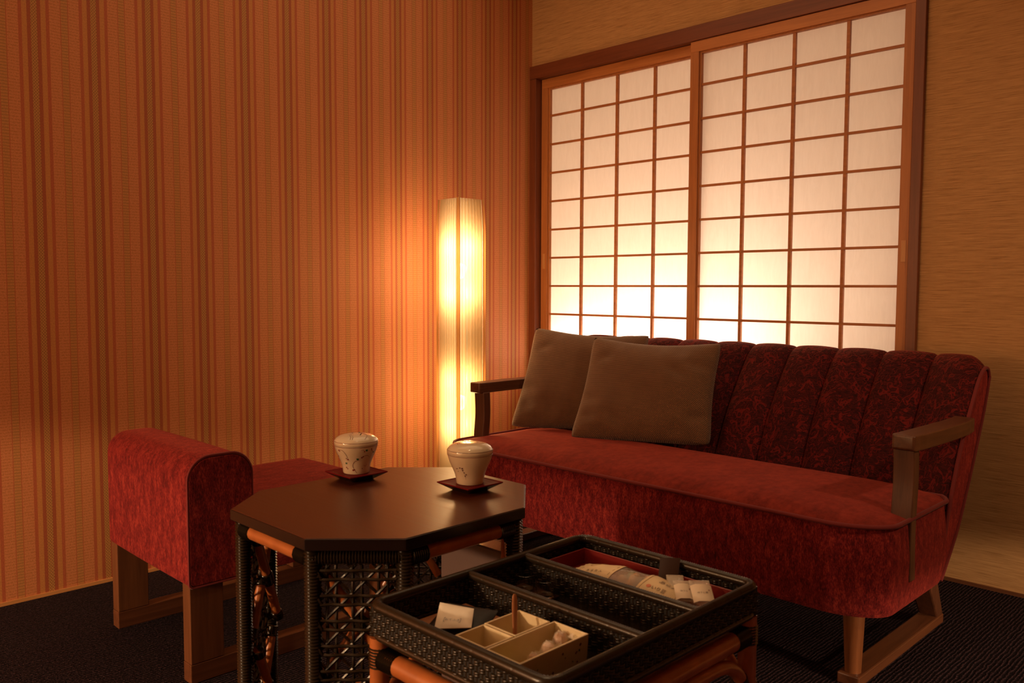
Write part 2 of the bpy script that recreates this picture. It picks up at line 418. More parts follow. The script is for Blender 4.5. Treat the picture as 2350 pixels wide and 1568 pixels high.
def tag(o, label, cat, group=None):
    o['label'] = label; o['category'] = cat
    if group:
        o['group'] = group
    return o
def structure(o):
    o['kind'] = 'structure'; return o
def copy_tree(o, parent=None):
    c = o.copy(); COL.objects.link(c)
    if parent is not None:
        c.parent = parent
    ORI[c.name] = ORI[o.name]
    for ch in list(o.children):
        copy_tree(ch, c)
    return c
def catmull(P, n):
    P = [Vector(p) for p in P]; out = []
    for i in range(len(P) - 1):
        p0 = P[max(i - 1, 0)]; p1 = P[i]; p2 = P[i + 1]; p3 = P[min(i + 2, len(P) - 1)]
        for k in range(n):
            t = k / n
            out.append(0.5 * ((2 * p1) + (p2 - p0) * t + (2 * p0 - 5 * p1 + 4 * p2 - p3) * t * t + (3 * p1 - p0 - 3 * p2 + p3) * t ** 3))
    out.append(P[-1]); return out
def lerp(a, b, t):
    return Vector(a) * (1 - t) + Vector(b) * t
def wrapped(mb, p0, p1, r, pitch=0.0062, n=10, amp=0.12):
    L = (Vector(p1) - Vector(p0)).length
    k = max(2, int(L / pitch)); pts = []; rr = []
    for i in range(k):
        for q, s in ((0.04, 1 - amp), (0.5, 1 + amp * 0.5)):
            pts.append(lerp(p0, p1, (i + q) / k)); rr.append(r * s)
    pts.append(Vector(p1)); rr.append(r * (1 - amp))
    return mb.tube(pts, rr, n)

# ---------------------------------------------------------------- room shell
RX, RY, RZ = 5.2, -6.2, 2.7
structure(obj('floor', MB().box(-0.1, RX, RY, 0.1, -0.1, 0.0), MT['carpet']))
structure(obj('ceiling', MB().box(-0.1, RX, RY, 0.6, RZ, RZ + 0.1), MT['ceiling']))
structure(obj('wall_left', MB().box(-0.1, 0.0, RY, 0.1, 0.0, RZ), MT['wallpaper']))
WX0, WX1, WZ0, WZ1 = 0.012, 1.956, 0.57, 2.178
wb = MB()
wb.box(-0.1, WX0, 0.0, 0.1, 0.0, RZ); wb.box(WX1, RX, 0.0, 0.1, 0.0, RZ); wb.box(WX0, WX1, 0.0, 0.1, WZ1, RZ); wb.box(WX0, WX1, 0.0, 0.1, 0.0, WZ0)
structure(obj('wall_back', wb, MT['grass']))
structure(obj('wall_right', MB().box(RX, RX + 0.1, RY, 0.1, 0.0, RZ), MT['roomwall']))
structure(obj('wall_front', MB().box(-0.1, RX, RY - 0.1, RY, 0.0, RZ), MT['roomwall']))
structure(obj('baseboard_left', MB().box(0.0, 0.006, RY, 0.0, 0.0, 0.012), MT['gold_trim']))
structure(obj('baseboard_back', MB().box(0.006, RX, -0.008, 0.0, 0.0, 0.012), MT['dark_trim']))
# recess behind the paper window
rc = MB(); rc.box(-0.05, 2.02, 0.52, 0.56, 0.45, 2.35); rc.box(-0.09, -0.05, 0.1, 0.56, 0.45, 2.35); rc.box(2.02, 2.06, 0.1, 0.56, 0.45, 2.35)
rc.box(-0.09, 2.06, 0.1, 0.56, 2.35, 2.39); rc.box(-0.09, 2.06, 0.1, 0.56, 0.41, 0.45)
structure(obj('trim_1', rc, MT['reveal']))

# window: casing with two sliding paper panels
win = structure(obj('window_1', MB().box(0.0, 1.962, -0.02, 0.09, 2.128, 2.193), MT['casing_x'], bevel=0.002))
win['label'] = 'wooden framed shoji window with two sliding paper panels'
obj('jamb', MB().box(0.0, 0.045, -0.018, 0.09, 0.60, 2.128), MT['casing_z'], win, bevel=0.002)
obj('jamb', MB().box(1.925, 1.962, -0.018, 0.09, 0.60, 2.128), MT['casing_z'], win, bevel=0.002)
obj('sill', MB().box(0.0, 1.962, -0.025, 0.09, 0.555, 0.60), MT['casing_x'], win, bevel=0.002)
ROWS = [1.0598 + 0.1465 * (7 - k) for k in range(1, 10)]
def shoji(x0, x1, px0, px1, cols, yf, label):
    ZT, ZB = 2.1265, 0.602
    panel = obj('shoji_panel', MB().box(x0, x1, yf, yf + 0.028, 2.080, ZT), MT['frame_h'], win, bevel=0.0015)
    panel['label'] = label
    obj('bottom_rail', MB().box(px0, px1, yf, yf + 0.028, ZB, 0.640), MT['frame_h'], panel)
    obj('stile', MB().box(x0, px0 - 0.008, yf, yf + 0.028, ZB, 2.080), MT['frame_v'], panel, bevel=0.0015)
    obj('stile', MB().box(px1 + 0.004, x1, yf, yf + 0.028, ZB, 2.080), MT['frame_v'], panel, bevel=0.0015)
    lip = MB(); lip.box(px0 - 0.008, px0, yf + 0.009, yf + 0.028, 0.64, 2.072); lip.box(px1, px1 + 0.004, yf + 0.009, yf + 0.028, 0.64, 2.072); lip.box(px0 - 0.008, px1 + 0.004, yf + 0.009, yf + 0.028, 2.072, 2.0805)
    obj('inner_lip', lip, MT['frame_v'], panel)
    ym = yf + 0.012
    zs = [2.072] + ROWS + [0.640]
    xs = [px0] + list(cols) + [px1]
    for z in ROWS:
        obj('muntin', MB().box(px0, px1, ym + 0.001, ym + 0.013, z - 0.005, z + 0.005), MT['muntin'], panel)
    for x in cols:
        obj('muntin', MB().box(x - 0.0062, x + 0.0062, ym, ym + 0.0135, 0.64, 2.072), MT['muntin'], panel)
    for i in range(len(xs) - 1):
        for j in range(len(zs) - 1):
            b = MB(); y = ym + 0.0137
            b.add([(xs[i], y, zs[j + 1]), (xs[i + 1], y, zs[j + 1]), (xs[i + 1], y, zs[j]), (xs[i], y, zs[j])], [(0, 1, 2, 3)])
            obj('pane', b, MT['paper'], panel, recalc=False)
    return panel
pl = shoji(0.050, 1.020, 0.100, 0.972, [0.5327 - 0.2201, 0.5327, 0.5327 + 0.2201], 0.021, 'left shoji panel in the rear track')
pr = shoji(0.975, 1.924, 1.026, 1.884, [1.4532 - 0.2201, 1.4532, 1.4532 + 0.2201], -0.012, 'right shoji panel in the front track')
def pull(x, y, panel):
    b = MB()
    b.box(x - 0.0085, x - 0.0055, y - 0.0012, y + 0.004, 1.150, 1.228); b.box(x + 0.0055, x + 0.0085, y - 0.0012, y + 0.004, 1.150, 1.228)
    b.box(x - 0.0055, x + 0.0055, y - 0.0012, y + 0.004, 1.150, 1.154); b.box(x - 0.0055, x + 0.0055, y - 0.0012, y + 0.004, 1.224, 1.228)
    b.add([(x - 0.0055, y - 0.0003, 1.224), (x + 0.0055, y - 0.0003, 1.224), (x + 0.0055, y - 0.001, 1.154), (x - 0.0055, y - 0.001, 1.154)], [(0, 1, 2, 3)])
    p = obj('finger_pull', b, MT['pull'], panel); p['label'] = 'pale recessed finger pull'
pull(0.0705, 0.021, pl); pull(1.907, -0.012, pr)

# ---------------------------------------------------------------- sofa
sofa = thing('sofa', 'long red velvet sofa with channelled damask back and dark wooden arms', 'sofa', (1.43, -0.75, 0.0))
SX0, SX1 = 0.575, 2.287
def outline(x0, x1, y0, y1, rf, rb, n=10):
    P = []
    for cx, cy, r, a0 in ((x1 - rb, y1 - rb, rb, 0), (x0 + rb, y1 - rb, rb, 90), (x0 + rf, y0 + rf, rf, 180), (x1 - rf, y0 + rf, rf, 270)):
        for k in range(n + 1):
            a = math.radians(a0 + 90 * k / n); P.append((cx + r * math.cos(a), cy + r * math.sin(a)))
    return P
def wing(u):
    t = max(0.0, (abs(2 * u - 1) - 0.72) / 0.28)
    return -0.085 * t * t
OUT = [(x, -1.112 + (y + 1.112) * (0.642 + 1.7 * wing((x - 0.582) / 1.69)) / 0.642) for x, y in outline(SX0, SX1, -1.112, -0.47, 0.15, 0.03, 12)]
cx0, cy0 = 1.431, -0.80
def ring(sc, z, dz=0):
    return [(cx0 + (x - cx0) * (1 - sc / (SX1 - SX0) * 2), cy0 + (y - cy0) * (1 - sc / 0.642 * 2), z) for x, y in OUT]
b = MB(); k = len(OUT)
rings = [ring(0.04, 0.192), ring(0.012, 0.197), ring(0.004, 0.215), ring(0.0, 0.27), ring(-0.003, 0.34), ring(0.002, 0.405), ring(0.006, 0.436)]
for rg in rings:
    b.v += rg
for i in range(len(rings) - 1):
    for j in range(k):
        l = (j + 1) % k
        b.f.append((i * k + j, i * k + l, (i + 1) * k + l, (i + 1) * k + j))
b.f.append(tuple(range(k - 1, -1, -1))); b.f.append(tuple((len(rings) - 1) * k + j for j in range(k)))
obj('seat_base', b, MT['chenille'], sofa, smooth=50)
b = MB(); R2 = []
for sc in (1.0, 0.992, 0.97, 0.93, 0.86, 0.75, 0.6, 0.4, 0.2):
    z = 0.438 + 0.036 * (1 - ((sc - 0.2) / 0.8) ** 5) if sc < 1 else 0.437
    R2.append([(cx0 + (x - cx0) * sc, cy0 + (y - cy0) * sc, z + 0.002 * math.sin(7 * x) * math.sin(9 * y)) for x, y in OUT])
for rg in R2:
    b.v += rg
for i in range(len(R2) - 1):
    for j in range(k):
        l = (j + 1) % k
        b.f.append((i * k + j, i * k + l, (i + 1) * k + l, (i + 1) * k + j))
b.f.append(tuple((len(R2) - 1) * k + j for j in range(k)))
obj('seat_cushion', b, MT['velvet'], sofa, smooth=60)
obj('seat_piping', MB().tube([(x, y, 0.440) for x, y in [((cx0 + (px - cx0) * 1.001), (cy0 + (py - cy0) * 1.002)) for px, py in OUT]], 0.0062, 8, True), MT['piping'], sofa, smooth=60)

BX0, BX1 = 0.582, 2.272
front = catmull([(-0.585, 0.20), (-0.535, 0.33), (-0.485, 0.455), (-0.425, 0.58), (-0.355, 0.69), (-0.285, 0.785), (-0.245, 0.822), (-0.205, 0.837), (-0.175, 0.828), (-0.162, 0.80)], 6)
rear = catmull([(-0.162, 0.80), (-0.200, 0.70), (-0.262, 0.58), (-0.342, 0.44), (-0.425, 0.32), (-0.550, 0.20)], 4)
def drop(u):
    t = max(0.0, (abs(2 * u - 1) - 0.93) / 0.07)
    return -0.030 * t * t
def back_pt(u, prof, v, bulge=0.0):
    x = BX0 + (BX1 - BX0) * u
    f = v * (len(prof) - 1); i = min(int(f), len(prof) - 2); q = prof[i] * (1 - (f - i)) + prof[i + 1] * (f - i) if False else (Vector(prof[i]) * (1 - (f - i)) + Vector(prof[i + 1]) * (f - i))
    tn = (Vector(prof[i + 1]) - Vector(prof[i])).normalized(); nrm = Vector((-tn.y, tn.x))
    y = q.x + wing(u) + nrm.x * bulge; z = q.y + drop(u) * max(0, (q.y - 0.42) / 0.42) + nrm.y * bulge
    return (x, y, z)
NCH = 10
for c in range(NCH):
    b = MB()
    def fn(i, j, c=c):
        s = math.sin(PI * min(max(i, 0.0), 1.0)) ** 0.42 if 0 < i < 1 else 0.0
        edge = 1.0 if (0 < c < NCH - 1) else 1.0
        return back_pt((c + i) / NCH, front, j, -0.010 + (0.024 - 0.016 * min(1.0, max(0.0, (j - 0.5) / 0.35))) * s * edge)
    b.grid(fn, 16, 40)
    obj('back_channel', b, MT['damask'], sofa, smooth=70)
b = MB()
NB = 40
b.grid(lambda i, j: back_pt(i, rear, j, 0.0), NB, 20)
for u in (0.0, 1.0):
    P = [back_pt(u, front, j / 20, -0.012) for j in range(21)] + [back_pt(u, rear, j / 12, 0.0) for j in range(1, 13)]
    kk = len(b.v); b.v += P
    nf = 21; nr = 12
    # strip between the front and the rear profiles
    fr_ = list(range(nf)); rr_ = [nf - 1] + list(range(nf, nf + nr)); rr_ = rr_[::-1]
    for q in range(20):
        a0 = fr_[q]; a1 = fr_[q + 1]; i0 = rr_[min(int(q * 12 / 20), 12)]; i1 = rr_[min(int((q + 1) * 12 / 20), 12)]
        fc = [kk + a0, kk + a1, kk + i1, kk + i0]
        fc = list(dict.fromkeys(fc))
        if len(fc) >= 3:
            b.f.append(tuple(fc))
obj('back_shell', b, MT['chenille'], sofa, smooth=60)
for u, dx in ((0.0, -0.002), (1.0, 0.002)):
    obj('back_piping', MB().tube([(p[0] + dx, p[1], p[2]) for p in [back_pt(u, front, 0.02 + 0.96 * j / 24, -0.006) for j in range(25)]], 0.006, 8), MT['piping'], sofa, smooth=60)
    obj('back_piping', MB().tube([(p[0] + dx, p[1], p[2]) for p in [back_pt(u, rear, j / 16, 0.002) for j in range(17)]], 0.005, 6), MT['piping'], sofa, smooth=60)

def sofa_side(sgn):
    mx = lambda x: 1.431 + sgn * (x - 1.431)
    # arm rest: curved plank from the front tip back to the side of the back
    path = [(2.268, -0.945), (2.272, -0.89), (2.277, -0.75), (2.279, -0.62), (2.276, -0.52), (2.268, -0.455)]
    ws = [0.030, 0.032, 0.032, 0.031, 0.029, 0.026]
    pts = catmull([(x, y, 0) for x, y in path], 6); m = len(pts)
    b = MB()
    for i, p in enumerate(pts):
        w = ws[min(int(i / 6), 5)]; z1 = 0.667 - 0.004 * (i / m); z0 = z1 - 0.042
        if i == 0:
            w *= 0.86; z1 -= 0.003; z0 += 0.004
        b.v += [(mx(p.x - w), p.y, z0), (mx(p.x + w), p.y, z0), (mx(p.x + w), p.y, z1 - 0.001), (mx(p.x - w), p.y, z1)]
    for i in range(m - 1):
        for q in range(4):
            l = (q + 1) % 4
            b.f.append((i * 4 + q, i * 4 + l, (i + 1) * 4 + l, (i + 1) * 4 + q))
    b.f.append((3, 2, 1, 0)); b.f.append(tuple((m - 1) * 4 + q for q in range(4)))
    obj('arm_rest', b, MT['wood_y'], sofa, bevel=0.009, seg=4, smooth=50)
    # arm post
    b = MB(); zz = [(0.27, 0.0), (0.36, -0.006), (0.45, -0.004), (0.54, 0.004), (0.627, 0.0)]
    zc = catmull([(dy, z, 0) for z, dy in zz], 5); mm = len(zc)
    for p in zc:
        y0 = -0.925 + p.x; z = p.y
        b.v += [(mx(2.236), y0, z), (mx(2.2915), y0, z), (mx(2.2915), y0 + 0.036, z), (mx(2.236), y0 + 0.036, z)]
    for i in range(mm - 1):
        for q in range(4):
            l = (q + 1) % 4
            b.f.append((i * 4 + q, i * 4 + l, (i + 1) * 4 + l, (i + 1) * 4 + q))
    b.f.append((3, 2, 1, 0)); b.f.append(tuple((mm - 1) * 4 + q for q in range(4)))
    obj('arm_post', b, MT['wood_z'], sofa, bevel=0.003, smooth=50)
    # legs and floor runner
    xa = 2.188
    obj('leg', MB().tube([(mx(xa + 0.002), -1.03, 0.0), (mx(xa + 0.001), -1.03, 0.10), (mx(xa), -1.03, 0.205)], [0.0195, 0.024, 0.0285], 20), MT['leg_wood'], sofa, smooth=60)
    lo = [(xa - 0.026, -0.475, 0.028), (xa + 0.030, -0.475, 0.028), (xa + 0.030, -0.425, 0.028), (xa - 0.026, -0.425, 0.028)]
    hi = [(xa - 0.034, -0.60, 0.205), (xa + 0.034, -0.60, 0.205), (xa + 0.034, -0.52, 0.205), (xa - 0.034, -0.52, 0.205)]
    obj('leg', MB().hull8([(mx(x), y, z) for x, y, z in lo], [(mx(x), y, z) for x, y, z in hi]), MT['wood_z'], sofa, bevel=0.005)
    x0, x1 = sorted((mx(xa - 0.028), mx(xa + 0.032)))
    obj('floor_runner', MB().box(x0, x1, -1.062, -0.425, 0.0, 0.030), MT['rail_wood'], sofa, bevel=0.004)
sofa_side(1); sofa_side(-1)

# cushions
def cushion(name, TL, TR, BL, BR, thick, label, sag, sd):
    C = (Vector(TL) + Vector(TR) + Vector(BL) + Vector(BR)) / 4
    TL, TR, BL, BR = [C + (Vector(q) - C) * 1.035 for q in (TL, TR, BL, BR)]
    nrm = (TR - BL).cross(TL - BR).normalized()
    if nrm.y > 0:
        nrm = -nrm
    rnd = random.Random(sd)
    N = 36; me = bpy.data.meshes.new(name); vs = []; uvs = []; fs = []
    ph = [rnd.random() * 6 for _ in range(6)]
    def sheet(side):
        for j in range(N + 1):
            for i in range(N + 1):
                u = i / N; v = j / N
                # pinched edges between the corners
                a = 2 * u - 1; c = 2 * v - 1
                rc_ = 1 - 0.045 * (abs(a) ** 7) * (abs(c) ** 7); pu = a * (1 - 0.062 * (1 - c * c)) * rc_; pv = c * (1 - (0.06 if c > 0 else 0.025) * (1 - a * a)) * rc_
                uu = (pu + 1) / 2; vv = (pv + 1) / 2
                p = (BL * (1 - uu) + BR * uu) * (1 - vv) + (TL * (1 - uu) + TR * uu) * vv
                h = ((1 - abs(a) ** 3) * (1 - abs(c) ** 3)) ** 0.6
                wr = 0.010 * math.sin(5 * u + 4 * v + ph[0]) * math.sin(3.5 * v + ph[1]) * h
                cr = 0.013 * sum(math.exp(-((math.hypot(u - pu_, v - pv_) - rr_) / 0.04) ** 2) * (0.5 + 0.5 * math.sin(7 * math.atan2(v - pv_, u - pu_) + q_)) for q_, (pu_, pv_, rr_) in enumerate(((0, 0, 0.24), (1, 0, 0.27), (0, 1, 0.25), (1, 1, 0.28), (0, 0, 0.38), (1, 1, 0.42)))) * h ** 0.5
                p = p + nrm * side * (thick * 0.5 * h + (wr - cr) * (1 if side > 0 else 0.4)) + Vector((0, 0, -sag * (1 - a * a) * max(c, 0)))
                vs.append(tuple(p - C)); uvs.append((u, v))
    sheet(1); sheet(-1)
    o2 = (N + 1) ** 2; w = N + 1
    for j in range(N):
        for i in range(N):
            a = j * w + i
            fs.append((a, a + 1, a + w + 1, a + w)); fs.append((o2 + a, o2 + a + w, o2 + a + w + 1, o2 + a + 1))
    me.from_pydata(vs, [], fs)
    ul = me.uv_layers.new(name='UVMap')
    for lp in me.loops:
        ul.data[lp.index].uv = uvs[lp.vertex_index]
    b = bmesh.new(); b.from_mesh(me); bmesh.ops.remove_doubles(b, verts=b.verts, dist=0.0008); bmesh.ops.recalc_face_normals(b, faces=b.faces); b.to_mesh(me); b.free()
    me.shade_smooth(); me.materials.append(MT['cushion'])
    o = bpy.data.objects.new(name, me); COL.objects.link(o); o.location = C
    ORI[o.name] = tuple(C)
    return tag(o, label, 'cushion', 'woven cushions on the sofa')
cushion('cushion', (0.632, -0.625, 0.880), (1.066, -0.415, 0.857), (0.622, -0.765, 0.474), (1.09, -0.555, 0.486), 0.14, 'brown woven cushion behind the other one, next to the left sofa arm', 0.012, 3)
cushion('cushion', (0.950, -0.62, 0.853), (1.434, -0.475, 0.846), (0.962, -0.775, 0.472), (1.448, -0.562, 0.478), 0.145, 'brown woven cushion in front, leaning over the other cushion', 0.014, 8)

# ---------------------------------------------------------------- floor lamp
lampo = thing('floor_lamp', 'tall square floor lamp with lit pleated cream shade against striped wall', 'lamp', (0.315, -0.772, 0.0))
LC = (0.315, -0.772); HW = 0.078
rot = math.radians(-3)
def lp(dx, dy, z):
    return (LC[0] + dx * math.cos(rot) - dy * math.sin(rot), LC[1] + dx * math.sin(rot) + dy * math.cos(rot), z)
def taper(z):
    t = max(0.0, (z - 1.25) / 0.185); t2 = max(0.0, (0.25 - z) / 0.25)
    return 1 - 0.075 * t * t - 0.01 * t2
NP = 8
for side in range(4):
    b = MB(); seq = []
    e = 0.130                                         # pleated length between the corner tapes
    for q in range(NP * 2 + 1):
        s = -e / 2 + e * q / (NP * 2)
        seq.append((s, HW - 0.0065 + (0.0055 if q % 2 else -0.0055)))
    ZS = [0.02, 0.1, 0.25, 0.5, 0.8, 1.1, 1.25, 1.31, 1.36, 1.40, 1.432]
    a = side * PI / 2
    for z in ZS:
        for s, dd in seq:
            x = s * taper(z); y = -dd * taper(z)
            b.v.append(lp(x * math.cos(a) - y * math.sin(a), x * math.sin(a) + y * math.cos(a), z))
    w = len(seq)
    for j in range(len(ZS) - 1):
        for i in range(w - 1):
            b.f.append((j * w + i, j * w + i + 1, (j + 1) * w + i + 1, (j + 1) * w + i))
    obj('shade_panel', b, MT['shade'], lampo)
    b = MB()
    for q in range(NP):
        sa_ = -e / 2 + e * (q + 0.10) / NP; sb_ = -e / 2 + e * (q + 0.52) / NP
        k0 = len(b.v)
        for z in ZS:
            for s in (sa_, sb_):
                x = s * taper(z); y = -(HW - 0.014) * taper(z)
                b.v.append(lp(x * math.cos(a) - y * math.sin(a), x * math.sin(a) + y * math.cos(a), z))
        for j in range(len(ZS) - 1):
            b.f.append((k0 + 2 * j, k0 + 2 * j + 1, k0 + 2 * j + 3, k0 + 2 * j + 2))
    pf = obj('pleat_folds', b, MT['shade_fold'], lampo); pf['kind'] = 'stuff'
    b = MB(); P = [(e / 2, -HW + 0.001), (HW - 0.003, -HW - 0.0005), (HW + 0.0005, -HW + 0.003), (HW - 0.001, -e / 2)]
    for z in ZS:
        for x, y in P:
            x *= taper(z); y *= taper(z)
            b.v.append(lp(x * math.cos(a) - y * math.sin(a), x * math.sin(a) + y * math.cos(a), z))
    for j in range(len(ZS) - 1):
        for i in range(3):
            b.f.append((j * 4 + i, j * 4 + i + 1, (j + 1) * 4 + i + 1, (j + 1) * 4 + i))
    ct = obj('corner_tape', b, MT['shade_strip'], lampo); ct['label'] = 'plain darker corner tape'
b = MB(); b.box(LC[0] - 0.06, LC[0] + 0.06, LC[1] - 0.06, LC[1] + 0.06, 0.0, 0.018)
obj('base', b, MT['metal_dark'], lampo, bevel=0.003)
obj('pole', MB().tube([(LC[0] + 0.02, LC[1] + 0.02, 0.018), (LC[0] + 0.02, LC[1] + 0.02, 1.13)], 0.005, 8), MT['metal_dark'], lampo)
for z, en in ((1.125, 21), (0.545, 16)):
    bb = obj('bulb', MB().lathe([(0.006, -0.035), (0.012, -0.03), (0.022, -0.01), (0.026, 0.005), (0.02, 0.022), (0.004, 0.03)], (LC[0], LC[1], z), 16), MT['bulb'], lampo, smooth=60)
    for dz in (-0.10, 0.0, 0.10):
        lamp('lamp_bulb_light', 'POINT', (LC[0], LC[1], z + dz), en / 3, (1.0, 0.79, 0.54) if z > 1 else (1.0, 0.77, 0.45), shadow_soft_size=0.045)
    bb.visible_shadow = True

# ---------------------------------------------------------------- bench with one raised end
bench = thing('bench', 'low red chenille bench with one raised padded end and square wooden legs', 'bench', (0.69, -1.95, 0.0))
def round_rect(y0, y1, z0, z1, rt, rb, n=8):
    P = []
    for cy, cz, r, a0 in ((y1 - rt, z1 - rt, rt, 0), (y0 + rt, z1 - rt, rt, 90), (y0 + rb, z0 + rb, rb, 180), (y1 - rb, z0 + rb, rb, 270)):
        for q in range(n + 1):
            a = math.radians(a0 + 90 * q / n); P.append((cy + r * math.cos(a), cz + r * math.sin(a)))
    return P
def padded(x0, x1, prof, bul=0.008):
    cy = sum(p[0] for p in prof) / len(prof); cz = sum(p[1] for p in prof) / len(prof)
    b = MB(); k = len(prof); lv = [(x0, 0.965), (x0 + 0.006, 0.99), (x0 + 0.02, 1.0)] + [(x0 + (x1 - x0) * t, 1.0 + bul * math.sin(PI * t)) for t in (0.2, 0.4, 0.6, 0.8)] + [(x1 - 0.02, 1.0), (x1 - 0.006, 0.99), (x1, 0.965)]
    for x, s in lv:
        b.v += [(x, cy + (y - cy) * s, cz + (z - cz) * s) for y, z in prof]
    for i in range(len(lv) - 1):
        for j in range(k):
            l = (j + 1) % k
            b.f.append((i * k + j, i * k + l, (i + 1) * k + l, (i + 1) * k + j))
    b.f.append(tuple(range(k - 1, -1, -1))); b.f.append(tuple((len(lv) - 1) * k + j for j in range(k)))
    return b
PB = round_rect(-2.302, -2.122, 0.262, 0.606, 0.062, 0.012)
obj('raised_end', padded(0.408, 0.985, PB), MT['chenille'], bench, smooth=50)
obj('end_piping', MB().tube([(0.981, y, z) for y, z in PB], 0.0042, 6, True), MT['piping'], bench, smooth=60)
obj('seat', padded(0.408, 0.985, round_rect(-2.125, -1.605, 0.262, 0.432, 0.03, 0.012), 0.012), MT['chenille_top'], bench, smooth=50)
for x0 in (0.418, 0.928):
    for y0 in (-2.298, -1.700):
        lg = obj('leg', MB().box(x0, x0 + 0.045, y0, y0 + 0.092, 0.0525, 0.268), MT['bench_wood'], bench, bevel=0.002)
    obj('floor_rail', MB().box(x0, x0 + 0.045, -2.299, -1.607, 0.0, 0.052), MT['rail_wood'], bench, bevel=0.002)

# ---------------------------------------------------------------- octagonal table
table = thing('octagonal_table', 'eight-sided dark topped rattan table holding two lidded cups', 'table', (1.655, -2.15, 0.0))
V8 = [(1.503, -2.442), (1.787, -2.442), (1.913, -2.312), (1.911, -2.004), (1.770, -1.857), (1.510, -1.857), (1.400, -1.972), (1.400, -2.325)]
obj('table_top', MB().prism([(1.655 + (x - 1.655) * 0.993, -2.15 + (y + 2.15) * 0.993) for x, y in V8], 0.5790, 0.600), MT['tabletop'], table, bevel=0.001)
ed = MB(); tc = (1.655, -2.15)
ed.prism([(tc[0] + (x - tc[0]) * 1.0012, tc[1] + (y - tc[1]) * 1.0012) for x, y in V8], 0.5775, 0.5988)
obj('edge_band', ed, MT['tableedge'], table, bevel=0.0012)
LG = []
for x, y in V8:
    dx, dy = tc[0] - x, tc[1] - y; L = math.hypot(dx, dy)
    LG.append((x + dx / L * 0.024, y + dy / L * 0.024))
for x, y in LG:
    obj('leg', wrapped(MB(), (x, y, 0.0), (x, y, 0.577), 0.0158, 0.0062, 12), MT['rattan_dark'], table, smooth=80)
def at(p, z):
    return (p[0], p[1], z)
for a, c in ((0, 1), (2, 3), (4, 5), (6, 7)):
    for z, r in ((0.558, 0.0148), (0.075, 0.0135)):
        p, q = at(LG[a], z), at(LG[c], z)
        rail = obj('rail', MB().tube([lerp(p, q, 0.06), lerp(p, q, 0.5), lerp(p, q, 0.94)], r, 14), MT['rattan_pole'], table, smooth=60)
        rail['label'] = 'bare orange rattan rail'
        for t0, t1 in ((0.03, 0.17), (0.83, 0.97)):
            obj('binding', wrapped(MB(), lerp(p, q, t0), lerp(p, q, t1), r * 1.16, 0.0048, 12), MT['rattan_dark'], rail, smooth=80)
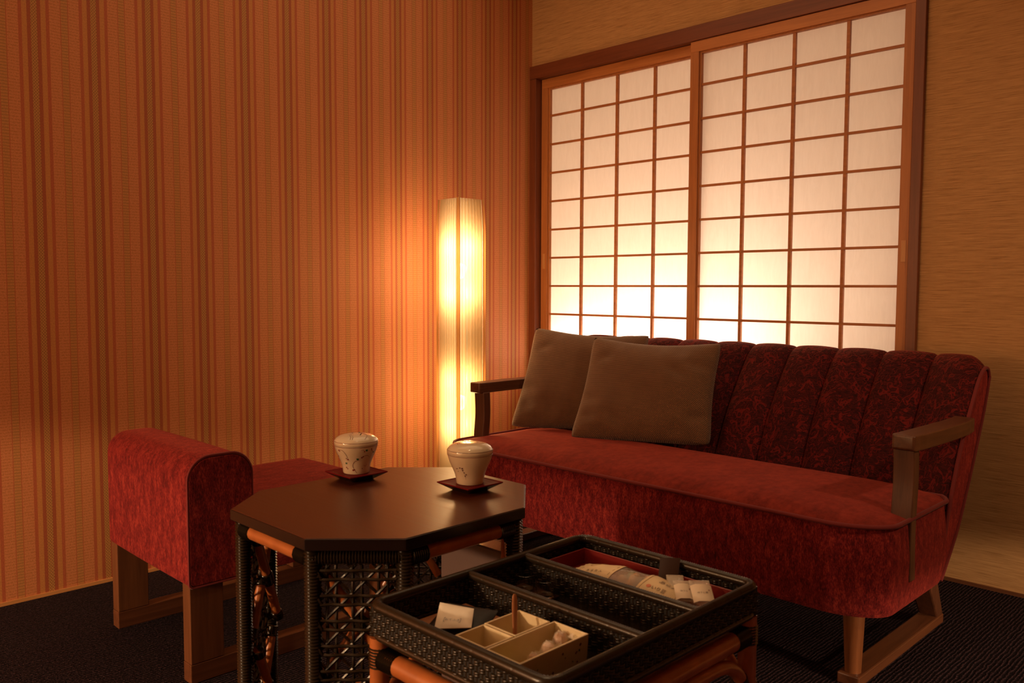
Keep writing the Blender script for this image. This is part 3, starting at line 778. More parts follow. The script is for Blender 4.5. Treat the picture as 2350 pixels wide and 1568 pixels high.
for a, c in ((1, 2), (3, 4), (5, 6), (7, 0)):
    p, q = Vector(at(LG[a], 0)), Vector(at(LG[c], 0)); dr = (q - p); L = dr.length; dr.normalize(); nr = Vector((dr.y, -dr.x, 0))
    if nr.dot(Vector((tc[0], tc[1], 0)) - p) > 0:
        nr = -nr
    obj('rail', wrapped(MB(), at(LG[a], 0.560), at(LG[c], 0.560), 0.0145, 0.0055, 12), MT['rattan_dark'], table, smooth=80)
    obj('rail', wrapped(MB(), at(LG[a], 0.055), at(LG[c], 0.055), 0.0135, 0.0055, 12), MT['rattan_dark'], table, smooth=80)
    b = MB(); s0, s1 = 0.014, L - 0.014; z0, z1 = 0.07, 0.548; per = 0.0470
    P3 = lambda s, z, o: p + dr * s + nr * o + Vector((0, 0, z))
    def strand(sa, za, sb, zb, o, r=0.0032, wave=0.0018, ph=0.0):
        m = max(6, int(math.hypot(sb - sa, zb - za) / 0.008))
        b.tube([P3(sa + (sb - sa) * t / m, za + (zb - za) * t / m, o + wave * math.sin(2 * PI * (math.hypot(sb - sa, zb - za) * t / m) / per * 1.0 + ph)) for t in range(m + 1)], r, 5)
    z = z1 - 0.012; q2 = 0
    while z > z0:
        for dz in (0.0, -0.0165):
            if z + dz > z0:
                strand(s0, z + dz, s1, z + dz, 0.006, ph=q2 * 1.7)
        z -= per; q2 += 1
    s = s0 + 0.012
    while s < s1:
        for ds in (0.0, 0.0165):
            if s + ds < s1:
                strand(s + ds, z0, s + ds, z1, 0.0005, ph=s * 90)
        s += per
    for sg in (1, -1):
        cc = z0 - L
        while cc < z1 + L:
            pts = []
            za, zb = cc + sg * s0, cc + sg * s1
            ta, tb = 0.0, 1.0
            def zat(t):
                return cc + sg * (s0 + (s1 - s0) * t)
            ts = [t / 40 for t in range(41) if z0 <= zat(t / 40) <= z1]
            if len(ts) > 3:
                strand(s0 + (s1 - s0) * ts[0], zat(ts[0]), s0 + (s1 - s0) * ts[-1], zat(ts[-1]), 0.0015 if sg > 0 else -0.003, 0.0030, 0.001)
            cc += per
    # knots where the strands loop round the leg
    zz = z1 - 0.02
    while zz > z0:
        for se in (s0 - 0.001, s1 + 0.001):
            b.tube([P3(se - 0.004, zz + 0.008, 0.006), P3(se, zz, 0.009), P3(se + 0.004, zz - 0.008, 0.006)], 0.0034, 5)
        zz -= per
    cp = obj('cane_panel', b, MT['rattan_dark'], table, smooth=60); cp['kind'] = 'stuff'; cp['label'] = 'open woven cane panel'
    # crossed orange poles behind the cane
    for zc in (0.43, 0.19):
        for sg in (1, -1):
            e0, e1 = P3(0.012, zc - sg * 0.11, -0.016 - 0.006 * sg), P3(L - 0.012, zc + sg * 0.11, -0.016 - 0.006 * sg)
            pole = obj('cross_pole', MB().tube([e0, (e0 + e1) / 2, e1], 0.0098, 12), MT['rattan_pole'], table, smooth=60)
            pole['label'] = 'orange crossed rattan pole'
            mid = (e0 + e1) / 2; ax = (e1 - e0).normalized()
            obj('binding', wrapped(MB(), mid - ax * 0.016, mid + ax * 0.016, 0.0125, 0.0048, 10), MT['rattan_dark'], pole, smooth=80)
            obj('binding', wrapped(MB(), e0, e0 + ax * 0.022, 0.0122, 0.0048, 10), MT['rattan_dark'], pole, smooth=80)
            obj('binding', wrapped(MB(), e1 - ax * 0.022, e1, 0.0122, 0.0048, 10), MT['rattan_dark'], pole, smooth=80)

# slim bin standing between the table legs
binp = round_rect(1.585, 1.805, 0.0, 0.468, 0.022, 0.01)
b = MB(); kk = len(binp)
for y, s in ((-1.955, 0.985), (-1.951, 1.0), (-1.905, 1.0), (-1.901, 0.985)):
    b.v += [(1.695 + (x - 1.695) * s, y, 0.234 + (z - 0.234) * s) for x, z in binp]
for i in range(3):
    for j in range(kk):
        l = (j + 1) % kk
        b.f.append((i * kk + j, i * kk + l, (i + 1) * kk + l, (i + 1) * kk + j))
b.f.append(tuple(range(kk - 1, -1, -1))); b.f.append(tuple(3 * kk + j for j in range(kk)))
zm = min(v[2] for v in b.v); b.v = [(x, y, z - zm) for x, y, z in b.v]
tag(obj('storage_box', b, MT['bin'], smooth=40, origin=(1.695, -1.928, 0.0)), 'slim pale glossy box standing upright under the octagonal table', 'box')

# ---------------------------------------------------------------- lidded cups on lacquer saucers
def saucer(cx, cy, label):
    z0 = 0.6
    t = thing('saucer', label, 'saucer', (cx, cy, z0), 'square lacquer saucers on the table')
    def sq(h, z):
        return [(cx - h, cy - h, z), (cx + h, cy - h, z), (cx + h, cy + h, z), (cx - h, cy + h, z)]
    b = MB(); L = [sq(0.028, z0), sq(0.032, z0 + 0.003), sq(0.0515, z0 + 0.0155)]
    for l in L: b.v += l
    for i in range(2):
        for j in range(4):
            q = (j + 1) % 4; b.f.append((i * 4 + j, i * 4 + q, (i + 1) * 4 + q, (i + 1) * 4 + j))
    b.f.append((3, 2, 1, 0)); b.f.append((8, 9, 10, 11))
    u = obj('underside', b, MT['lacquer_black'], t, bevel=0.001); u['label'] = 'black lacquered underside'
    b = MB(); L = [sq(0.0523, z0 + 0.0156), sq(0.0526, z0 + 0.0176), sq(0.0515, z0 + 0.0182), sq(0.034, z0 + 0.0072)]
    L = [sq(0.0520, z0 + 0.0150), sq(0.0527, z0 + 0.0170), sq(0.0515, z0 + 0.0182), sq(0.0345, z0 + 0.0160 - 0.0005), ]
    b = MB(); L = [sq(0.0516, z0 + 0.0157), sq(0.0527, z0 + 0.0174), sq(0.0514, z0 + 0.0186), sq(0.0480, z0 + 0.0172), sq(0.034, z0 + 0.0160)]
    for l in L: b.v += l
    for i in range(4):
        for j in range(4):
            q = (j + 1) % 4; b.f.append((i * 4 + j, i * 4 + q, (i + 1) * 4 + q, (i + 1) * 4 + j))
    b.f.append((16, 17, 18, 19))
    obj('dish', b, MT['lacquer'], t)
    return t
BODY = [(0.026, 0.0), (0.0300, 0.0006), (0.0312, 0.004), (0.0318, 0.012), (0.0340, 0.022), (0.0385, 0.033), (0.0435, 0.044), (0.0475, 0.054), (0.0497, 0.062), (0.0503, 0.067)]
LID = [(0.0503, 0.0674), (0.0512, 0.0690), (0.0513, 0.0735), (0.0500, 0.0780), (0.0455, 0.0832), (0.0375, 0.0876), (0.0270, 0.0902), (0.0150, 0.0914), (0.0020, 0.0918)]
def prof_at(prof, z):
    for (r0, a0), (r1, a1) in zip(prof, prof[1:]):
        if a0 <= z <= a1 and a1 > a0:
            return r0 + (r1 - r0) * (z - a0) / (a1 - a0)
    return prof[-1][0]
def cup(cx, cy, label, vine):
    z0 = 0.6161
    t = thing('lidded_cup', label, 'cup', (cx, cy, z0), 'lidded porcelain cups on the table')
    obj('body', MB().lathe(BODY, (cx, cy, z0), 48), MT['porcelain'], t, smooth=50)
    lid = obj('lid', MB().lathe(LID, (cx, cy, z0), 48), MT['porcelain'], t, smooth=50)
    def pt(deg, z, prof, off=0.0003):
        a = math.radians(deg); r = prof_at(prof, z) + off
        return (cx + r * math.cos(a), cy + r * math.sin(a), z0 + z)
    def top(rad, deg, off=0.0003):
        a = math.radians(deg)
        for (r0, a0), (r1, a1) in zip(LID[2:], LID[3:]):
            if r1 <= rad <= r0:
                z = a0 + (a1 - a0) * (r0 - rad) / (r0 - r1); break
        else:
            z = LID[-1][1]
        return (cx + rad * math.cos(a), cy + rad * math.sin(a), z0 + z + off)
    for par, prof, z, m in ((t, BODY, 0.0655, MT['ink_red']), (lid, LID, 0.0760, MT['ink_red'])):
        if not vine and prof is LID:
            m = MT['ink_dark']
        obj('painted_ring', MB().tube([pt(d, z, prof, 0.0001) for d in range(0, 360, 6)], 0.00045, 4, True), m, par)
    def dots(lst, m, par, name, f):
        b = MB()
        for a, z, r in lst:
            c0 = Vector(f(a, z)); nn = (c0 - Vector((cx, cy, c0.z - 0.004 if f is top else c0.z))).normalized()
            if f is top: nn = Vector((0, 0, 1))
            e1 = nn.orthogonal().normalized(); e2 = nn.cross(e1)
            ring_ = [c0 + (e1 * math.cos(q * PI / 5) + e2 * math.sin(q * PI / 5)) * r for q in range(10)]
            b.add([c0 + nn * 0.0004] + ring_, [(0, 1 + q, 1 + (q + 1) % 10) for q in range(10)])
        o = obj(name, b, m, par); o['kind'] = 'stuff'
        return o
    fb = lambda a, z: pt(a, z, BODY)
    VD = -44.0                                   # the side that faces the room
    def vines(lst, par, f, r=0.00040, m=None):
        b = MB()
        for P in lst:
            pts = catmull([(a, z, 0) for a, z in P], 6)
            b.tube([f(p.x, p.y) for p in pts], r, 4)
        o = obj('painted_vine', b, m or MT['ink_red'], par); o['kind'] = 'stuff'
    if vine:
        vines([[(VD - 40, 0.060), (VD - 28, 0.058), (VD - 20, 0.048), (VD - 18, 0.040)], [(VD + 18, 0.036), (VD + 4, 0.032), (VD - 4, 0.022), (VD + 2, 0.012), (VD + 12, 0.004)],
               [(VD + 30, 0.044), (VD + 44, 0.046), (VD + 56, 0.040)], [(VD + 22, 0.060), (VD + 30, 0.060), (VD + 33, 0.056)], [(VD - 66, 0.046), (VD - 58, 0.041), (VD - 54, 0.045)],
               [(VD + 40, 0.022), (VD + 48, 0.018), (VD + 54, 0.024)]], t, fb)
        dots([(VD - 44, 0.0585, 0.0021), (VD - 41, 0.057, 0.0018), (VD - 18, 0.038, 0.0023), (VD - 23, 0.040, 0.0014), (VD + 33, 0.056, 0.0016), (VD + 55, 0.060, 0.002), (VD + 58, 0.056, 0.0015),
              (VD + 27, 0.042, 0.0022), (VD + 31, 0.044, 0.0018), (VD - 32, 0.017, 0.0018), (VD - 27, 0.014, 0.0016), (VD - 3, 0.011, 0.0022), (VD + 2, 0.012, 0.0017), (VD + 34, 0.014, 0.0012)], MT['ink_red'], t, 'painted_berries', fb)
        dots([(VD + 39, 0.059, 0.0030), (VD + 14, 0.039, 0.0030), (VD - 28, 0.028, 0.0028), (VD + 66, 0.052, 0.0026)], MT['ink_green'], t, 'painted_leaves', fb)
        vines([[(0.044, VD - 8), (0.030, VD - 16), (0.014, VD - 60), (0.012, VD - 130)], [(0.044, VD - 2), (0.029, VD - 6), (0.0125, VD - 40), (0.008, VD - 110)], [(0.016, VD + 170), (0.012, VD + 110), (0.020, VD + 80), (0.030, VD + 66), (0.040, VD + 44), (0.045, VD + 36)],
               [(0.016, VD + 110), (0.013, VD + 70), (0.017, VD + 50)]], lid, lambda r, d: top(r, d), 0.00045)
        dots([(d, r, 0.0016) for r, d in ((0.017, VD + 50), (0.022, VD + 36), (0.012, VD + 150))], MT['ink_green'], lid, 'painted_leaves', lambda a, r: top(r, a))
    else:
        vines([[(VD - 24, 0.036), (VD - 18, 0.026), (VD - 14, 0.014)], [(VD - 21, 0.030), (VD - 12, 0.028), (VD - 6, 0.024)]], t, fb, 0.00022, MT['ink_faint'])
        dots([(VD - 30, 0.041, 0.0016), (VD - 22, 0.0405, 0.0021), (VD - 22, 0.036, 0.0018), (VD - 18, 0.030, 0.0014), (VD - 12, 0.0255, 0.0016), (VD - 16, 0.022, 0.0016),
              (VD - 44, 0.038, 0.0013), (VD - 40, 0.0385, 0.0011), (VD - 40, 0.032, 0.0010)], MT['ink_dark'], t, 'painted_berries', fb)
        dots([(d, r, 0.0015) for r, d in ((0.030, VD - 70), (0.026, VD - 66), (0.031, VD - 60), (0.034, VD + 100), (0.040, VD + 92))], MT['ink_dark'], lid, 'painted_berries', lambda a, r: top(r, a))
saucer(1.4535, -2.103, 'square red lacquer saucer under the vine painted cup, farther from the sofa')
saucer(1.7205, -1.984, 'square red lacquer saucer under the berry painted cup, nearer the sofa')
cup(1.4535, -2.103, 'cream lidded porcelain cup painted with red vines and green leaves', True)
cup(1.7205, -1.984, 'cream lidded porcelain cup painted with small dark berries', False)

# ---------------------------------------------------------------- basket stand
bask = thing('basket_stand', 'black woven rattan tray basket with three compartments on orange rattan legs', 'basket', (2.1965, -2.1885, 0.0))
X0, X1, Y0, Y1 = 2.003, 2.391, -2.450, -1.927
ZB, ZT = 0.490, 0.543
def weave(name, p0, p1, z0, z1, label=None):
    p0 = Vector(p0); p1 = Vector(p1); L = (p1 - p0).length; dr = (p1 - p0).normalized(); nr = Vector((dr.y, -dr.x, 0))
    nc = int(L / 0.0112); nrw = max(3, round((z1 - z0) / 0.0086)); dz = (z1 - z0) / nrw; ds = L / nc
    b = MB()
    for k in range(nrw):
        zc = z0 + (k + 0.5) * dz
        for h in (-0.23, 0.23):
            pts = []
            for i in range(nc * 3 + 1):
                s = i * ds / 3
                pts.append(p0 + dr * s + nr * (0.0042 * math.cos(PI * (s / ds + k))) + Vector((0, 0, zc + h * dz)))
            b.tube(pts, 0.0014, 6, False, 1.55)
    for i in range(nc):
        q = p0 + dr * ((i + 0.0) * ds)
        b.tube([(q.x, q.y, z0), (q.x, q.y, (z0 + z1) / 2), (q.x, q.y, z1)], 0.0024, 5)
    o = obj(name, b, MT['rattan_weave'], bask, smooth=80); o['kind'] = 'stuff'
    c = MB(); w_ = nr * 0.0012
    c.hull8([(q + Vector((0, 0, z0))) for q in (p0 - w_, p1 - w_, p1 + w_, p0 + w_)], [(q + Vector((0, 0, z1))) for q in (p0 - w_, p1 - w_, p1 + w_, p0 + w_)])
    obj('weave_core', c, MT['core'], bask)
    return o
weave('woven_side', (X0, Y0, 0), (X1, Y0, 0), ZB, ZT - 0.004)
weave('woven_side', (X1, Y0, 0), (X1, Y1, 0), ZB, ZT - 0.004)
weave('woven_side', (X1, Y1, 0), (X0, Y1, 0), ZB, ZT - 0.004)
weave('woven_side', (X0, Y1, 0), (X0, Y0, 0), ZB, ZT - 0.004)
DV = [-2.242, -2.099]
for y in DV:
    weave('woven_divider', (X0 + 0.006, y, 0), (X1 - 0.006, y, 0), ZB, ZT - 0.006)
obj('basket_floor', MB().box(X0, X1, Y0, Y1, ZB - 0.004, ZB + 0.002), MT['rattan_dark'], bask)
def rim(path, r, name, closed):
    pts = [Vector(p) for p in path]; seq = pts + ([pts[0]] if closed else [])
    out = []; rr = []
    acc = 0.0; grp = 0
    for a, c in zip(seq, seq[1:]):
        L = (c - a).length; m = max(1, int(L / 0.0044))
        for i in range(m):
            for q, s in ((0.0, 0.88), (0.5, 1.05)):
                out.append(lerp(a, c, (i + q) / m)); rr.append(r * s * (0.95 if (int((acc + L * (i + q) / m) / 0.0044) % 9 == 0 and q == 0.0) else 1.0))
        acc += L
    if not closed:
        out.append(seq[-1]); rr.append(r)
    return obj(name, MB().tube(out, rr, 10, closed), MT['rattan_weave'], bask, smooth=80)
cr = 0.022; rp = []
for cx, cy, a0 in ((X1 - cr, Y1 - cr, 0), (X0 + cr, Y1 - cr, 90), (X0 + cr, Y0 + cr, 180), (X1 - cr, Y0 + cr, 270)):
    for q in range(7):
        a = math.radians(a0 + 90 * q / 6); rp.append((cx + cr * math.cos(a), cy + cr * math.sin(a), ZT - 0.002))
rim(rp, 0.0085, 'rim', True)
rim([(p[0], p[1], ZB + 0.002) for p in rp], 0.0060, 'lower_rim', True)
for y in DV:
    rim([(X0 + 0.004, y, ZT - 0.003), (X1 - 0.004, y, ZT - 0.003)], 0.0078, 'divider_rim', False)
LX = (X0 + 0.008, X1 - 0.010); LY = (Y0 + 0.008, Y1 - 0.008); RZ2 = 0.4555
for x in LX:
    for y in LY:
        lg = obj('leg', MB().tube([(x, y, 0.0), (x, y, 0.25), (x, y, 0.489)], 0.0158, 16), MT['rattan_pole'], bask, smooth=60)
        for z0, z1 in ((RZ2 - 0.017, RZ2 + 0.018), (0.335, 0.372), (0.07, 0.10)):
            obj('binding', wrapped(MB(), (x, y, z0), (x, y, z1), 0.0172, 0.0045, 14), MT['rattan_dark'], lg, smooth=80)
def bay(p, q, out):
    p, q, out = Vector(p), Vector(q), Vector(out)
    for z, r in ((RZ2, 0.0165), (0.085, 0.0145)):
        a, c = p + Vector((0, 0, z)), q + Vector((0, 0, z)); L = (c - a).length; d = (c - a).normalized()
        rl = obj('rail', MB().tube([a + d * 0.03, (a + c) / 2, c - d * 0.03], r, 16), MT['rattan_pole'], bask, smooth=60)
        for e0, e1 in ((a + d * 0.012, a + d * 0.052), (c - d * 0.052, c - d * 0.012)):
            obj('binding', wrapped(MB(), e0, e1, r * 1.1, 0.0045, 14), MT['rattan_dark'], rl, smooth=80)
    d = (q - p).normalized(); L = (q - p).length
    o = out * 0.004
    pts = catmull([p + d * 0.012 + o + Vector((0, 0, 0.345)), p + d * 0.030 + o + Vector((0, 0, 0.388)), p + d * 0.065 + o + Vector((0, 0, 0.416)), p + d * 0.115 + o + Vector((0, 0, 0.4265)), p + d * (L / 2) + o + Vector((0, 0, 0.4275)),
                   q - d * 0.115 + o + Vector((0, 0, 0.4265)), q - d * 0.065 + o + Vector((0, 0, 0.416)), q - d * 0.030 + o + Vector((0, 0, 0.388)), q - d * 0.012 + o + Vector((0, 0, 0.345))], 7)
    br = obj('bent_brace', MB().tube(pts, 0.0118, 14), MT['rattan_pole'], bask, smooth=60)
    for lst in (pts[:8], pts[-8:]):
        obj('binding', MB().tube([x for x in lst], [0.0134 * (1 - 0.05 * (i % 2)) for i in range(len(lst))], 12), MT['rattan_dark'], br, smooth=80)
bay((LX[0], LY[0], 0), (LX[1], LY[0], 0), (0, -1, 0)); bay((LX[1], LY[0], 0), (LX[1], LY[1], 0), (1, 0, 0))
bay((LX[0], LY[1], 0), (LX[1], LY[1], 0), (0, 1, 0)); bay((LX[0], LY[0], 0), (LX[0], LY[1], 0), (-1, 0, 0))
b = MB()
for q in range(3):
    b.tube(catmull([(2.372 + 0.003 * q, -1.905 + 0.002 * q, 0.372), (2.376 + 0.002 * q, -1.900, 0.358), (2.380 + 0.002 * q, -1.893 + 0.002 * q, 0.338 - 0.006 * q)], 4), 0.0016, 5)
ce = obj('loose_cane_end', b, MT['cord'], bask); ce['label'] = 'pale frayed cane end'

# ---------------------------------------------------------------- lettering helper
def text_mesh(body, size, m, parent, o, ex, ey, name='lettering', align='CENTER'):
    cu = bpy.data.curves.new('text_tmp', 'FONT'); cu.body = body; cu.size = size; cu.align_x = align; cu.align_y = 'CENTER'; cu.resolution_u = 2
    tmp = bpy.data.objects.new('text_tmp', cu); COL.objects.link(tmp)
    dg = bpy.context.evaluated_depsgraph_get(); me = bpy.data.meshes.new_from_object(tmp.evaluated_get(dg))
    bpy.data.objects.remove(tmp); bpy.data.curves.remove(cu)
    ex = Vector(ex).normalized(); ey = Vector(ey).normalized(); og = Vector(o) - Vector(ORI[parent.name])
    for v in me.vertices:
        v.co = og + ex * v.co.x + ey * v.co.y
    me.name = name; me.materials.clear(); me.materials.append(m)
    ob = bpy.data.objects.new(name, me); COL.objects.link(ob); ob.parent = parent; ORI[ob.name] = ORI[parent.name]; ob['kind'] = 'stuff'
    return ob

# ---------------------------------------------------------------- porcelain boxes in the near compartment
FZ = ZB + 0.0022
def open_box(name, x0, x1, y0, y1, z0, z1, w, m, label, cat, group=None):
    t = thing(name, label, cat, ((x0 + x1) / 2, (y0 + y1) / 2, z0), group)
    b = MB()
    o_ = [(x0 + 0.002, y0 + 0.002), (x1 - 0.002, y0 + 0.002), (x1 - 0.002, y1 - 0.002), (x0 + 0.002, y1 - 0.002)]
    u_ = [(x0, y0), (x1, y0), (x1, y1), (x0, y1)]; i_ = [(x0 + w, y0 + w), (x1 - w, y0 + w), (x1 - w, y1 - w), (x0 + w, y1 - w)]
    b.v = [(x, y, z0) for x, y in o_] + [(x, y, z1) for x, y in u_] + [(x, y, z1) for x, y in i_] + [(x, y, z0 + 0.004) for x, y in i_]
    b.f = [(3, 2, 1, 0)] + [(j, (j + 1) % 4, 4 + (j + 1) % 4, 4 + j) for j in range(4)] + [(4 + j, 4 + (j + 1) % 4, 8 + (j + 1) % 4, 8 + j) for j in range(4)] + [(8 + j, 8 + (j + 1) % 4, 12 + (j + 1) % 4, 12 + j) for j in range(4)] + [(12, 13, 14, 15)]
    obj('body', b, m, t, bevel=0.0009)
    return t
lb = open_box('condiment_box', 2.2455, 2.3145, -2.427, -2.281, FZ, 0.5365, 0.0036, MT['boxglaze'], 'long cream porcelain box with sweets inside, flower specks on its side', 'box', 'porcelain boxes in the basket')
b = MB(); b2 = MB()
rnd = random.Random(4)
for i in range(14):
    y = -2.42 + 0.13 * rnd.random(); z = FZ + 0.006 + 0.034 * rnd.random(); r = 0.0010 + 0.0011 * rnd.random(); tgt = b if i % 3 else b2
    zz_ = (z - FZ) / (0.5365 - FZ); xx = 2.3146 - 0.002 * (1 - zz_) + 0.0002
    tgt.add([(xx + 0.0002, y, z)] + [(xx, y + r * math.cos(q * PI / 4), z + r * math.sin(q * PI / 4)) for q in range(8)], [(0, 1 + q, 1 + (q + 1) % 8) for q in range(8)])
for bb_, mm_, nm in ((b, MT['ink_dark'], 'painted_flowers'), (b2, MT['ink_green'], 'painted_leaves')):
    o = obj(nm, bb_, mm_, lb); o['kind'] = 'stuff'
open_box('condiment_box', 2.176, 2.2435, -2.3650, -2.2880, FZ, 0.5365, 0.0036, MT['boxglaze'], 'square cream porcelain box with a wooden stick standing in it', 'box', 'porcelain boxes in the basket')
open_box('condiment_box', 2.178, 2.2435, -2.4265, -2.3675, FZ, 0.5365, 0.0036, MT['boxglaze'], 'empty square cream porcelain box beside the white wet towel packet', 'box', 'porcelain boxes in the basket')
# wooden stick spoon
sp = MB(); pts = catmull([(2.2120, -2.3330, FZ + 0.005), (2.2100, -2.3320, 0.525), (2.2050, -2.3275, 0.553), (2.2010, -2.3240, 0.578)], 6)
rr = [0.0046, 0.0040, 0.0038, 0.0039, 0.0041, 0.0043, 0.0045, 0.0047, 0.0049, 0.0051, 0.0053, 0.0055, 0.0056, 0.0056, 0.0055, 0.0053, 0.0049, 0.0042, 0.0024]
sp.tube(pts, rr[:len(pts)], 12, False, 0.45)
# turn the flat stick so its broad face looks out of the basket
tag(obj('wooden_stick', sp, MT['spoon'], smooth=60, origin=(2.212, -2.333, FZ + 0.005)), 'flat wooden stick with rounded top standing in a square porcelain box', 'spoon')
# sweets in the long box
def blob(b, c, rx, ry, rz, n=10, m=6, jit=0.0, sd=0):
    r_ = random.Random(sd); vs = []; fs = []
    for j in range(m + 1):
        ph = -PI / 2 + PI * j / m
        for i in range(n):
            th = 2 * PI * i / n; k_ = 1 + jit * (r_.random() - 0.5)
            vs.append((c[0] + rx * math.cos(ph) * math.cos(th) * k_, c[1] + ry * math.cos(ph) * math.sin(th) * k_, c[2] + rz * math.sin(ph) * k_))
    for j in range(m):
        for i in range(n):
            fs.append((j * n + i, j * n + (i + 1) % n, (j + 1) * n + (i + 1) % n, (j + 1) * n + i))
    b.add(vs, fs)
def candy(c, r, m, label, ax, group='sweets in the long porcelain box'):
    t = thing('wrapped_candy', label, 'candy', (c[0], c[1], c[2] - r), group)
    b = MB(); blob(b, c, r, r, r * 0.9, 12, 8, 0.06, 3); obj('sweet', b, m, t, smooth=80)
    b = MB(); blob(b, c, r * 1.22, r * 1.22, r * 1.12, 9, 7, 0.30, 5)
    a = Vector(ax).normalized(); sd_ = a.cross(Vector((0, 0, 1))).normalized()
    for s in (1, -1):
        k0 = Vector(c) + a * s * r * 1.05
        fan = [k0 + a * s * r * 1.0 + sd_ * r * 0.9 * (q / 2 - 1) + Vector((0, 0, r * 0.35 * (1 if q % 2 else -1))) for q in range(5)]
        b.add([k0] + fan, [(0, 1 + q, 2 + q) for q in range(4)])
    obj('film_wrapper', b, MT['film'], t, smooth=15)
candy((2.272, -2.297, 0.5205), 0.0105, MT['candy_brown'], 'caramel brown sweet in twisted clear film at the far end of the long box', (1, 0.7, 0.5))
candy((2.279, -2.332, 0.5180), 0.0100, MT['candy'], 'pale pink sweet in clear film in the middle of the long box', (0.3, 1, 0.2))
candy((2.282, -2.366, 0.5150), 0.0078, MT['candy_brown'], 'small sweet in twisted clear film beside the lime green packet', (0.4, 1, 0.3))
b = MB(); b.grid(lambda u, v: (2.2515 + 0.055 * u, -2.420 + 0.042 * v, FZ + 0.0065 + 0.013 * (math.sin(PI * u) * math.sin(PI * v)) ** 0.5), 14, 12)
b.grid(lambda u, v: (2.2515 + 0.055 * u, -2.420 + 0.042 * v, FZ + 0.0062), 14, 12)
tag(obj('lime_packet', b, MT['lime'], smooth=60, origin=(2.279, -2.399, FZ + 0.0062)), 'lime green striped sweet packet lying in the long porcelain box', 'packet')

# white wet towel packet leaning on a black one
TL, TR, BR, BL = Vector((2.064, -2.359, 0.5365)), Vector((2.121, -2.336, 0.5355)), Vector((2.147, -2.365, 0.5205)), Vector((2.106, -2.406, 0.5185))
nrm = (TR - TL).cross(BL - TL).normalized()
if nrm.z < 0: nrm = -nrm
def packet(name, label, TL, TR, BR, BL, th, m, group=None, nn=12):
    nrm = (TR - TL).cross(BL - TL).normalized()
    if nrm.z < 0: nrm = -nrm
    b = MB()
    def P(u, v, s):
        p = (TL * (1 - u) + TR * u) * (1 - v) + (BL * (1 - u) + BR * u) * v
        h = (math.sin(PI * u) * math.sin(PI * v)) ** 0.4 if 0 < u < 1 and 0 < v < 1 else 0.0
        return p + nrm * s * th * (0.12 + 0.88 * h)
    b.grid(lambda u, v: P(u, v, 0.5), nn, nn); b.grid(lambda u, v: P(u, v, -0.5), nn, nn)
    w = nn + 1; o2 = w * w
    for i in range(nn):
        for a, c in ((i, i + 1), (nn * w + i, nn * w + i + 1), (i * w, i * w + w), (i * w + nn, i * w + nn + w)):
            b.f.append((a, c, o2 + c, o2 + a))
    c0 = (TL + TR + BL + BR) / 4
    t = thing(name, label, 'packet', (c0.x, c0.y, min(v[2] for v in b.v)), group)
    obj('wrapper', b, m, t, smooth=50)
    return t, nrm, c0
pk, nrm, c0 = packet('towel_packet', 'white wet towel packet with small blue print leaning in the near compartment', TL, TR, BR, BL, 0.009, MT['wrapper'])
ex = ((TR - TL) + (BR - BL)).normalized(); ey = nrm.cross(ex)
pc = c0 - ey * 0.014 + nrm * 0.0049
text_mesh('おてふき', 0.0062, MT['ink_blue'], pk, pc, ex, ey)
b = MB()
for s in (-1, 1):
    b.tube([pc + ex * s * 0.0135 + ey * 0.0045, pc + ex * s * 0.0135 - ey * 0.0045], 0.0003, 4)
    b.tube([pc + ex * s * 0.0135 + ey * 0.0045 * 1, pc + ex * s * 0.0115 + ey * 0.0045], 0.0003, 4); b.tube([pc + ex * s * 0.0135 - ey * 0.0045, pc + ex * s * 0.0115 - ey * 0.0045], 0.0003, 4)
o = obj('printed_frame', b, MT['ink_blue'], pk); o['kind'] = 'stuff'
packet('black_packet', 'glossy black packet lying behind the white towel packet', Vector((2.050, -2.330, 0.524)), Vector((2.135, -2.295, 0.524)), Vector((2.160, -2.360, 0.506)), Vector((2.075, -2.400, 0.506)), 0.018, MT['black_foil'])
tag(obj('wooden_tray', MB().box(2.018, 2.168, -2.436, -2.262, FZ, FZ + 0.005), MT['spoon'], bevel=0.001, origin=(2.093, -2.349, FZ)), 'thin wooden tray under the packets in the near compartment', 'tray')

# glasses in the middle compartment
def tumbler(cx, cy, label):
    pr_ = [(0.013, 0.0), (0.0155, 0.001), (0.0175, 0.016), (0.0185, 0.030), (0.0178, 0.0303), (0.0168, 0.016), (0.0148, 0.003), (0.002, 0.0025)]
    o = obj('small_glass', MB().lathe(pr_, (cx, cy, FZ + 0.0045), 28), MT['glass'], smooth=40, origin=(cx, cy, FZ + 0.0045))
    return tag(o, label, 'glass', 'small glasses in the basket')
tag(obj('wooden_tray', MB().box(2.015, 2.108, -2.200, -2.116, FZ, FZ + 0.0042), MT['wood_x'], bevel=0.001, origin=(2.07, -2.156, FZ)), 'small wooden tray under glasses in the middle compartment', 'tray')
tumbler(2.045, -2.140, 'small clear glass in the middle compartment, nearer the octagonal table'); tumbler(2.092, -2.136, 'small clear glass in the middle compartment, farther from the octagonal table')

# red lacquer tray with snacks in the far compartment
rt = open_box('lacquer_tray', 2.020, 2.374, -2.084, -1.943, FZ, 0.5270, 0.003, MT['tray_red'], 'red lacquer tray holding snack packets in the far compartment', 'tray')
